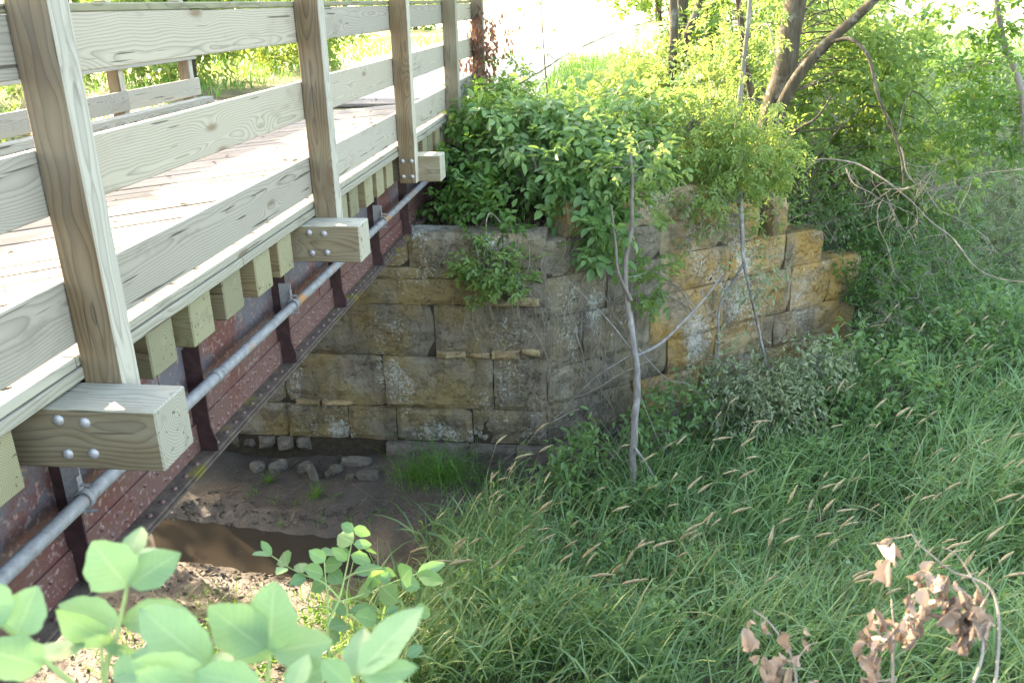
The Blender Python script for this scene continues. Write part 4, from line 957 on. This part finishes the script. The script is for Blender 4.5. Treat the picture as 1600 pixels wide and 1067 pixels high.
for (n, x0, x1, y0, y1, wsc) in ((44000, -2.6, 7.5, 5.4, 11.5, 1.0), (24000, .5, 10.5, 10.5, 16.5, 1.25), (10000, 4, 17, 15, 26, 2.2)):
    x, y = scatter(n, x0, x1, y0, y1); m = len(x); clump = np.sin(3.1 * x + 1.3 * np.sin(4 * y)) * np.sin(2.7 * y + 1.1 * np.sin(3 * x))
    h = rng.uniform(0, .48, m) * (1 + .3 * clump)
    base = np.stack([x + .10 * h, y, gz(x, y) + h - .03], -1)
    az = rng.uniform(-math.pi, math.pi, m); lean = rng.random(m) < .45; az = np.where(lean, rng.normal(.25, .6, m), az)
    V, F, rd = blades(base, az, rng.uniform(.05, .5, m), rng.uniform(.6, 2.1, m), rng.uniform(.32, .75, m) * (1 + .15 * clump), rng.uniform(.010, .025, m) * wsc)
    parts.append((V, F, np.clip(rd + .12 * np.repeat(clump, 4) + .17 * np.repeat(np.sin(.9 * x + 1.1 * np.sin(.8 * y + 1)) * np.sin(1.1 * y + .7 * np.sin(.7 * x)), 4), 0, 1)))
V, F = join([(a, b) for a, b, _ in parts]); rd = np.concatenate([c for *_, c in parts])
x, y = scatter(3400, -1.6, 9, 6.0, 14.5); m = len(x); k = np.sin(1.3 * x + 2 * np.sin(.9 * y)) * np.sin(1.7 * y) > .1; x, y = x[k], y[k]; m = len(x)
C = np.stack([x, y, gz(x, y) + rng.uniform(.3, .7, m)], -1)
Vw, Fw, rw = spray(C, unit(rand_unit(m) * .6 + [0, 0, 1.0]), 9, .28, .075, 1, .5, .1, 1.1)
wd = obj('grass_weeds', fast_mesh('weeds', Vw, Fw, M['leaf_fresh'], rw)); tag(wd, 'broad-leaved weeds mixed through the tall grass', 'weeds', kind='stuff')
gr = obj('grass', fast_mesh('grass', V, F, M['grass'], rd)); tag(gr, 'tall reed grass covering the creek bank', 'grass', kind='stuff')
# seed heads above the grass, leaning right
parts = []; stalks = []
x, y = scatter(900, -2.0, 8.5, 6.2, 13.5); x, y = x[:215], y[:215]; x2, y2 = scatter(260, -1.8, 3.0, 6.0, 8.6); x, y = np.concatenate([x, x2[:60]]), np.concatenate([y, y2[:60]])
for a, b in zip(x, y):
    z0 = float(gz(a, b)); H = rng.uniform(.85, 1.25); ln = rng.uniform(.15, .5); az = rng.normal(.35, .45)
    d = np.array([math.cos(az), math.sin(az) * .6, 0]); top = np.array([a, b, z0]) + d * ln * H * .7 + np.array([0, 0, H])
    mid = np.array([a, b, z0]) + d * ln * H * .2 + np.array([0, 0, H * .6])
    stalks.append(tube(spline([(a, b, z0), mid, top], 4), .0022, 3))
    hd = unit(d * rng.uniform(.5, 1.3) + np.array([0, 0, 1.0]) * rng.uniform(.35, 1.2)); Lh = rng.uniform(.13, .25); ts = np.linspace(0, 1, 7)
    P = top + hd * Lh * ts[:, None] - np.array([0, 0, 1]) * (.035 * ts ** 2)[:, None]
    R = Lh * .062 * np.sin(np.pi * np.clip(ts, .03, .97) ** .75) ** .7 * rng.uniform(.7, 1.3, 7) + .001
    parts.append(tube(P, R, 5))
    for q in range(5):
        c = P[rng.integers(1, 5)]; e = c + unit(hd + rng.normal(size=3) * .4) * rng.uniform(.02, .04); parts.append(tube(np.array([c, (c + e) / 2, e]), np.array([.003, .005, .001]), 3))
V, F = join(parts + stalks); sh = obj('grass_seed_heads', fast_mesh('seed', V, F, M['seed'], rng.random(len(F)))); tag(sh, 'tan seed heads of the reed grass leaning right', 'grass', kind='stuff')
# brush and grass on the sunny embankment behind the walls
n = 15000; x = rng.uniform(-1.5, 12, n); y = rng.uniform(11.6, 26, n); ok = (y > wall_line(x) + .9) & (np.abs(x - (-4.75 + .0045 * np.maximum(0, y - 17) ** 1.9)) > 3.0); x, y = x[ok], y[ok]; m = len(x)
V, F, rd = blades(np.stack([x, y, gz(x, y) - .02], -1), rng.uniform(0, 6.28, m), rng.uniform(0, .5, m), rng.uniform(.3, 1.6, m), rng.uniform(.2, .6, m), rng.uniform(.012, .026, m))
e1 = obj('embankment_grass', fast_mesh('grass', V, F, M['grass_lush'], rd)); tag(e1, 'rough grass on the sunny slope behind the abutment', 'grass', kind='stuff')
n = 14000; x = rng.uniform(-30, -7.9, n); y = rng.uniform(13, 45, n); m = n
V, F, rd = blades(np.stack([x, y, gz(x, y) - .02], -1), rng.uniform(0, 6.28, m), rng.uniform(0, .5, m), rng.uniform(.3, 1.6, m), rng.uniform(.2, .5, m), rng.uniform(.02, .04, m))
e1 = obj('verge_grass', fast_mesh('grass', V, F, M['grass_lush'], rd)); tag(e1, 'sunlit grass verge left of the path', 'grass', kind='stuff')
# short sunny weeds under the foreground leaves
n = 6500; x = rng.uniform(-4.8, .6, n); y = rng.uniform(5.2, 7.7, n); ok = rng.random(n) < .22 + .65 * (x > -3.2 + .6 * (7.5 - y)); x, y = x[ok], y[ok]; m = len(x)
V, F, rd = blades(np.stack([x, y, gz(x, y) - .02], -1), rng.uniform(0, 6.28, m), rng.uniform(.1, .7, m), rng.uniform(.4, 1.8, m), rng.uniform(.12, .4, m), rng.uniform(.006, .013, m))
C = np.stack([rng.uniform(-3.8, .4, 420), rng.uniform(5.4, 7.1, 420), np.zeros(420)], -1); C[:, 2] = gz(C[:, 0], C[:, 1]) + rng.uniform(.02, .25, 420)
V2, F2, rd2 = spray(C, unit(rand_unit(420) + [0, 0, .6]), 6, .16, .05, 1, .55, .1, 1.0)
V, F = join([(V, F), (V2, F2)]); e1 = obj('weeds', fast_mesh('weeds', V, F, M['grass_lush'], np.concatenate([rd, rd2]))); tag(e1, 'low sunlit weeds on the near creek bank', 'weeds', kind='stuff')
# tufts on the mud
def tuft(label, x, y, n, h, rad, group=None, name='grass_tuft'):
    z = float(gz(x, y)); r = np.abs(rng.normal(size=n)) * rad; a = rng.uniform(0, 6.28, n)
    bx, by = x + r * np.cos(a), y + r * np.sin(a) * .8
    V, F, rd = blades(np.stack([bx, by, gz(bx, by) - .02], -1), rng.uniform(0, 6.28, n), rng.uniform(.05, .5, n), rng.uniform(.6, 2.2, n), rng.uniform(.5, 1.1, n) * h, rng.uniform(.005, .010, n))
    V = V - np.array([x, y, z]); o = obj(name, fast_mesh('tuft', V, F, M['grass_lush'], rd), None, (x, y, z)); return tag(o, label, 'grass', group)
p = at_z(690, 745, -5.9); tuft('big tuft of fresh grass against the footing stones', p[0], 10.05, 420, .75, .36, name='grass_clump')
p = at_z(640, 745, -5.9); tuft('drooping side tuft left of the big tuft at the footing', p[0], 10.05, 130, .5, .16, name='grass_clump')
p = at_z(780, 760, -5.9); tuft('thin tuft between the footing stones and the nettles', p[0], 9.9, 160, .55, .22, name='grass_clump')
p = at_z(418, 735, -5.95); tuft('bright upright grass tuft near the girder on the dark mud', p[0], p[1], 40, .28, .035)
p = at_z(492, 760, -5.95); tuft('bright grass tuft below the upright stone slab', p[0], p[1], 70, .34, .05)
for (u, v) in ((395, 765), (462, 775), (440, 800), (545, 800), (520, 772), (575, 806), (600, 792), (500, 800), (668, 795), (655, 810), (430, 775)):
    p = at_z(u, v, -6.02); tuft('small sparse grass seedlings sprouting from the dark mud', p[0], p[1], 11, .2, .05, 'seedlings on the mud')

# ------------------------------------------------------------------ loose stones on the mud
def rock(label, u, v, y, sx, sy, sz, rz=0, group=None):
    import bmesh
    bm = bmesh.new(); bmesh.ops.create_icosphere(bm, subdivisions=2, radius=1.0); sd = random.uniform(0, 50)
    for q in bm.verts:
        c = q.co.copy(); c = Vector((math.copysign(abs(c.x) ** .6, c.x), math.copysign(abs(c.y) ** .6, c.y), math.copysign(abs(c.z) ** .55, c.z)))
        k = 1 + .28 * noise.noise(c * 1.3 + Vector((sd, 0, 0))); q.co = Vector((c.x * sx * k, c.y * sy * k, c.z * sz * k)) * .85
    me = bpy.data.meshes.new('rock'); bm.to_mesh(me); bm.free(); me.materials.append(M['stone_foot'])
    P = at_y(u, v, y); z = float(gz(P[0], y)) + sz * .28
    o = obj('rock', me, None, (P[0], y, z), (random.uniform(-.2, .2), random.uniform(-.2, .2), rz)); return tag(o, label, 'rock', group)
rock('angular stone under the lowest wall course, left of the upright slab', 473, 694, 10.35, .13, .1, .11, .4)
rock('upright stone slab leaning on the mud by the wall', 487, 722, 10.15, .07, .06, .2, .2)
rock('pale broken stone right of the upright slab', 522, 706, 10.3, .11, .09, .09, 1.0)
rock('small mossy stone between the slab and the pale stone', 511, 716, 10.2, .07, .06, .07, .5)
rock('long flat stone wedged under the wall left of the footing', 555, 694, 10.5, .26, .1, .09, .1)
rock('flat lobed stone lying on the mud before the footing', 573, 722, 10.1, .19, .14, .07, .3)
rock('small flat chip on the mud beside the lobed stone', 545, 718, 10.1, .09, .06, .03, .3)
rock('blocky stone at the wall foot next to the girder flange', 430, 690, 10.45, .17, .12, .1, .2)
rock('rounded stone half hidden by the flange at the wall foot', 398, 688, 10.45, .14, .12, .1, .8)

# ------------------------------------------------------------------ leaf litter
def litter(name, label, X, Y, Z, size, mat='litter', tilt=.35):
    n = len(X); P = np.stack([X, Y, Z], -1); a = rng.uniform(0, 6.28, n); d = np.stack([np.cos(a), np.sin(a), rng.normal(size=n) * tilt], -1)
    L = size * rng.uniform(.5, 1.4, n); V, F = leaf_geo(P, d, np.array([[0, 0, 1.0]]) + rng.normal(size=(n, 3)) * tilt, L, L * rng.uniform(.25, .7, n), .25, .05)
    o = obj(name, fast_mesh(name, V, F, M[mat], np.repeat(rng.random(n), 2))); return tag(o, label, 'leaf litter', kind='stuff')
n = 2600; x = -6.72 + np.abs(rng.normal(size=n)) * .28; y = rng.uniform(3, 15, n); litter('deck_litter', 'dry leaf litter along the far curb of the deck', x, y, np.full(n, -1.488), .045)
n = 420; litter('plank_litter', 'scattered dry leaves on the deck planks', rng.uniform(-6.4, -2.6, n), rng.uniform(2.5, 15, n), np.full(n, -1.493), .045, tilt=.1)
n = 5000; x = rng.uniform(-2.6, .6, n); y = rng.uniform(10.9, 13.2, n); litter('seat_litter', 'dark leaf litter on the bridge seat', x, y, gz(x, y) + .02, .07)
n = 1900; x = rng.uniform(-5.8, -1.6, n); y = rng.uniform(5.6, 8.1, n); litter('bank_litter', 'twigs and leaf scraps on the near mud bank', x, y, gz(x, y) + .012, .045)
n = 900; x = rng.uniform(-6, -1.8, n); y = rng.uniform(9.1, 10.6, n); litter('mud_litter', 'small pale scraps on the mud', x, y, gz(x, y) + .012, .028)
tw = []
for k in range(70):
    x = rng.uniform(-5.8, -2.2); y = rng.choice([rng.uniform(6, 8.0), rng.uniform(9.4, 10.6)]); z = float(gz(x, y)); a = rng.uniform(0, 6.28); L = rng.uniform(.12, .5)
    P = [(x + L * q * math.cos(a) + rng.normal() * .02, y + L * q * math.sin(a) + rng.normal() * .02, float(gz(x + L * q * math.cos(a), y + L * q * math.sin(a))) + .015 + .03 * rng.random()) for q in (0, .5, 1)]
    tw.append(tube(spline(P, 3), .003, 3))
V, F = join(tw); o = obj('mud_twigs', fast_mesh('twigs', V, F, M['twig'])); tag(o, 'thin dry twigs lying on the creek mud', 'twigs', kind='stuff')

# ------------------------------------------------------------------ near saplings
def big_leaf(name, parent, P0, P1, wd, mat, nrm=None, curl=.12, cup=.18, notch=0.0, rnd=.5, shape=.85, wave=.03):
    P0, P1 = np.asarray(P0), np.asarray(P1); D = P1 - P0; L = np.linalg.norm(D); D = D / L
    N = np.array(nrm if nrm is not None else (0, -.45, 1.0), float); N = N - D * (N @ D); N /= np.linalg.norm(N); Sd = np.cross(D, N)
    nl, nw = 9, 4; V = []; sd = rng.uniform(0, 50)
    for j in range(nl + 1):
        t = j / nl; hw = wd / 2 * (math.sin(math.pi * min(max(t, .0), 1) ** shape) ** .75 if 0 < t < 1 else (.02 if t == 0 else .03)) * (1 + .07 * math.sin(t * 38 + sd))
        for i in range(nw + 1):
            s = (i / nw - .5) * 2; k = noise.noise(Vector((t * 4, s * 2, sd)))
            V.append(P0 + D * L * (t - notch * abs(s) ** 2 * 0) + Sd * hw * s * (1 + .10 * k) + N * (cup * hw * abs(s) + wave * L * k - curl * L * t * t))
    F = [(j * (nw + 1) + i, j * (nw + 1) + i + 1, (j + 1) * (nw + 1) + i + 1, (j + 1) * (nw + 1) + i) for j in range(nl) for i in range(nw)]
    c = np.mean(V, axis=0); me = fast_mesh(name, np.array(V) - c, F, M[mat], np.full(len(F), rnd), True)
    uv = np.array([((q % (nw + 1)) / nw, (q // (nw + 1)) / nl) for q in range(len(V))], np.float32)
    me.uv_layers.new(name='UVMap').data.foreach_set('uv', uv[np.array(F).ravel()].ravel())
    return obj(name, me, parent, tuple(c))
def near_sapling(name, label, dist, stems, leaves, mat, wfac, r=.004, base=None):
    t = thing(name, label, 'sapling', tuple(base))
    for k, (pts, r0, r1) in enumerate(stems):
        P = spline([at_d(u, v, dist * d) for u, v, d in pts], 7); V, F = tube(P, taper(len(P), r0, r1), 7); obj('stem' if k == 0 else 'leaf_stalk', fast_mesh('stem', V, F, M['stem'], smooth=True), t)
    for (u0, v0, u1, v1, w, dd) in leaves:
        A = at_d(u0, v0, dist * dd); Bp = at_d(u1, v1, dist * dd * rng.uniform(.97, 1.04))
        big_leaf('leaf', t, A, Bp, np.linalg.norm(Bp - A) * w * wfac, mat, (rng.normal() * .2, -.75 + rng.normal() * .15, .75), rng.uniform(.02, .14), rng.uniform(.1, .3), rnd=float(rng.random()))
    return t
S1 = [(200, 917, 143, 846, .82, 1), (202, 915, 279, 862, .66, 1), (205, 876, 216, 818, .62, 1), (209, 876, 252, 852, .6, 1.01), (187, 974, 88, 944, .5, 1), (190, 972, 290, 950, .5, 1.02), (174, 1004, 86, 958, .5, 1.01), (160, 1008, 226, 1027, .25, .99),
      (23, 997, 58, 915, .85, .97), (4, 978, -30, 905, .8, .97), (72, 1036, 122, 990, .85, .98), (68, 1040, -30, 1012, .62, .97), (2, 975, -50, 990, .7, .97),
      (178, 1065, 292, 1002, .5, .95), (205, 1075, 190, 1020, .7, .95)]
near_sapling('ash_sapling', 'pale green ash sapling with broad leaflets in the bottom left corner', 1.25,
             [([(160, 1110, 1), (166, 1040, 1), (184, 985, 1), (197, 925, 1), (206, 872, 1)], .0042, .0018), ([(166, 1090, 1), (160, 1050, 1), (158, 1005, 1)], .003, .0015), ([(140, 1090, .97), (90, 1048, .97), (45, 1012, .97), (4, 974, .97)], .004, .0018)], S1, 'leaf_near', 1.08, base=at_d(165, 1150, 1.3))
S2 = [(421, 1018, 428, 908, .80, 1), (424, 1018, 520, 1000, .62, 1), (416, 1014, 325, 948, .62, 1), (330, 1040, 210, 948, .5, .95), (335, 1050, 268, 985, .6, .97), (330, 1075, 345, 1015, .7, .93), (420, 1030, 350, 962, .6, 1.02),
      (322, 1060, 205, 1035, .48, .93), (410, 1075, 300, 1050, .5, .9), (440, 1075, 520, 1035, .6, .95), (455, 1080, 480, 1020, .6, .92), (380, 1000, 372, 945, .7, 1.05),
      (560, 1052, 654, 944, .42, .9), (562, 1055, 650, 1042, .42, .9), (556, 1058, 566, 975, .5, .93), (548, 1072, 500, 1030, .6, .9), (575, 1085, 640, 1070, .5, .9), (280, 1080, 215, 1050, .6, .92)]
near_sapling('ash_sapling', 'blurred pale ash sapling with pointed leaflets at the bottom centre left', 1.15,
             [([(415, 1120, 1), (418, 1065, 1), (422, 1020, 1)], .0042, .002), ([(340, 1120, .95), (334, 1070, .95), (330, 1040, .95)], .004, .002), ([(540, 1120, .92), (552, 1075, .92), (562, 1050, .9)], .004, .002)], S2, 'leaf_near', 1.08, base=at_d(415, 1150, 1.2))
def c3(u, v): return 380 + u / 4.0, 800 + v / 4.0
S3 = []
for (a, b, c, d, w) in [(690, 120, 612, 70, .7), (690, 100, 795, 140, .6), (688, 190, 588, 140, .7), (690, 200, 805, 200, .55), (790, 225, 815, 260, .6), (670, 270, 545, 235, .55), (672, 265, 803, 312, .55), (650, 300, 560, 225, .5), (515, 300, 412, 240, .7), (505, 335, 612, 320, .6), (505, 270, 590, 240, .6),
                        (500, 390, 380, 345, .6), (390, 400, 290, 450, .65), (520, 420, 420, 490, .75), (540, 370, 615, 440, .8), (170, 270, 62, 255, .45), (178, 265, 110, 178, .45), (265, 345, 212, 380, .5), (275, 335, 245, 238, .5), (370, 380, 352, 300, .5), (690, 380, 880, 338, .32), (870, 350, 950, 400, .5),
                        (850, 450, 800, 375, .75), (865, 440, 915, 370, .75), (865, 465, 965, 562, .6), (795, 500, 728, 440, .7), (780, 530, 760, 480, .6), (985, 430, 1110, 470, .7), (990, 425, 1030, 355, .8), (1090, 380, 1268, 308, .38), (1090, 390, 1255, 435, .42), (640, 610, 560, 570, .6), (660, 620, 850, 600, .4),
                        (890, 630, 975, 590, .6), (1070, 600, 1180, 640, .5), (540, 720, 660, 700, .7), (700, 640, 850, 680, .5), (1040, 650, 1000, 730, .6), (560, 560, 640, 640, .5), (1020, 900, 1120, 830, .6), (820, 780, 900, 700, .6), (600, 800, 520, 740, .6)]:
    S3.append((*c3(a, b), *c3(c, d), w, rng.uniform(.97, 1.04)))
def cs(*p): return [(*c3(a, b), d) for a, b, d in p]
near_sapling('elder_sapling', 'young green sapling with crumpled leaflets in front of the creek', 3.2,
             [(cs((535, 900, 1.02), (530, 720, 1), (600, 540, 1), (640, 380, 1), (690, 130, 1)), .006, .002), (cs((525, 700, 1), (530, 560, 1), (515, 420, 1), (505, 290, 1)), .004, .002), (cs((600, 540, 1), (500, 440, 1), (330, 370, 1), (175, 270, 1)), .0035, .0015),
              (cs((600, 560, 1), (760, 510, 1), (900, 450, 1), (1090, 382, 1)), .0035, .0015), (cs((630, 420, 1), (700, 380, 1), (870, 345, 1)), .003, .0012), (cs((650, 640, 1), (650, 480, 1), (690, 300, 1)), .003, .0012), (cs((535, 900, 1.02), (800, 760, 1), (1040, 650, 1)), .004, .0015)],
             S3, 'leaf_mid', 1.05, base=at_d(*c3(540, 1000), 3.3))

# ------------------------------------------------------------------ dead leaves at the lower right
def dead_twig(label, dist, twigs, clusters, base):
    t = thing('dead_leaf_branch', label, 'branch', tuple(base))
    for k, (pts, r0, r1) in enumerate(twigs):
        P = spline([at_d(u, v, dist) for u, v in pts], 7); P = wobble(P, .006, 12, k); V, F = tube(P, taper(len(P), r0 * .72, r1 * .72), 7); obj('twig', fast_mesh('twig', V, F, M['twig'], smooth=True), t)
    for (u, v, su, sv, n, ln) in clusters:
        for q in range(int(n * 1.15)):
            uu, vv = u + rng.normal() * su, v + rng.normal() * sv; A = at_d(uu, vv, dist * rng.uniform(.97, 1.03)); L = ln * rng.uniform(.45, .95) * dist / FPX
            Bp = A + unit(np.array([rng.normal() * .45, rng.normal() * .4, -1.0])) * L
            big_leaf('dead_leaf', t, A, Bp, L * rng.uniform(.3, .55), 'dead_leaf', (rng.normal(), -1 + rng.normal() * .9, rng.normal() * .6), rng.uniform(-.6, .7), rng.uniform(.8, 2.4), rnd=float(rng.random()), wave=.22)
    return t
dead_twig('curled brown dead leaves on grey twigs in the lower right corner', 2.3,
          [([(1390, 1110), (1396, 1040), (1398, 985), (1394, 935)], .0055, .003), ([(1545, 1110), (1560, 1000), (1552, 930), (1525, 905), (1490, 890), (1440, 855), (1425, 835)], .0055, .002), ([(1510, 1110), (1535, 1010), (1530, 960), (1545, 925)], .0055, .0025), ([(1532, 925), (1510, 890), (1490, 865), (1470, 855)], .003, .0015), ([(1400, 1060), (1370, 1062), (1345, 1058)], .004, .002), ([(1420, 960), (1428, 985), (1425, 1000), (1400, 1030)], .003, .0012), ([(1425, 835), (1400, 840), (1385, 838)], .002, .001)],
          [(1390, 850, 5, 12, 5, 38), (1382, 880, 6, 6, 3, 30), (1470, 908, 22, 12, 16, 38), (1440, 930, 14, 10, 9, 34), (1500, 940, 18, 20, 20, 40), (1520, 975, 16, 16, 14, 42), (1375, 985, 12, 16, 16, 36), (1360, 1010, 10, 14, 9, 36), (1410, 965, 12, 10, 7, 32), (1425, 995, 10, 8, 6, 30), (1360, 1058, 14, 8, 4, 34)], at_d(1450, 1130, 2.4))
dead_twig('small withered brown leaves on a twig at the bottom edge right of centre', 2.0,
          [([(1245, 1110), (1244, 1050), (1232, 1010), (1205, 975), (1175, 952)], .005, .002), ([(1244, 1035), (1262, 1012), (1280, 1005)], .002, .001)],
          [(1163, 990, 3, 10, 4, 40), (1190, 975, 4, 5, 2, 30), (1192, 1030, 5, 10, 5, 44), (1222, 1040, 8, 8, 6, 40), (1240, 1010, 5, 8, 3, 34), (1260, 985, 4, 6, 2, 26), (1280, 1062, 12, 8, 3, 34)], at_d(1245, 1130, 2.1))

# ------------------------------------------------------------------ pebbles along the waterline
V0 = np.array([(1, 0, 0), (-1, 0, 0), (0, 1, 0), (0, -1, 0), (0, 0, 1), (0, 0, -1)], float); F0 = np.array([(0, 2, 4), (2, 1, 4), (1, 3, 4), (3, 0, 4), (2, 0, 5), (1, 2, 5), (3, 1, 5), (0, 3, 5)])
n = 900; x = rng.uniform(-6.5, -1.8, n); y = np.where(rng.random(n) < .6, 8.72 + np.where(rng.random(n) < .5, 1, -1) * rng.normal(.62, .12, n), rng.uniform(6.2, 10.5, n)); z = gz(x, y)
sz = rng.uniform(.008, .03, n) ** 1.0; P = np.stack([x, y, z + sz * .2], -1)
V = (V0[None] * (1 + .35 * rng.normal(size=(n, 6, 1)).clip(-1.5, 1.5)) * sz[:, None, None] * np.array([1.3, 1, .6]) + P[:, None]).reshape(-1, 3); F = (F0[None] + np.arange(n)[:, None, None] * 6).reshape(-1, 3)
pb = obj('pebbles', fast_mesh('pebbles', V, F, M['stone_foot'])); tag(pb, 'small stones scattered along the muddy waterline', 'pebbles', kind='stuff')
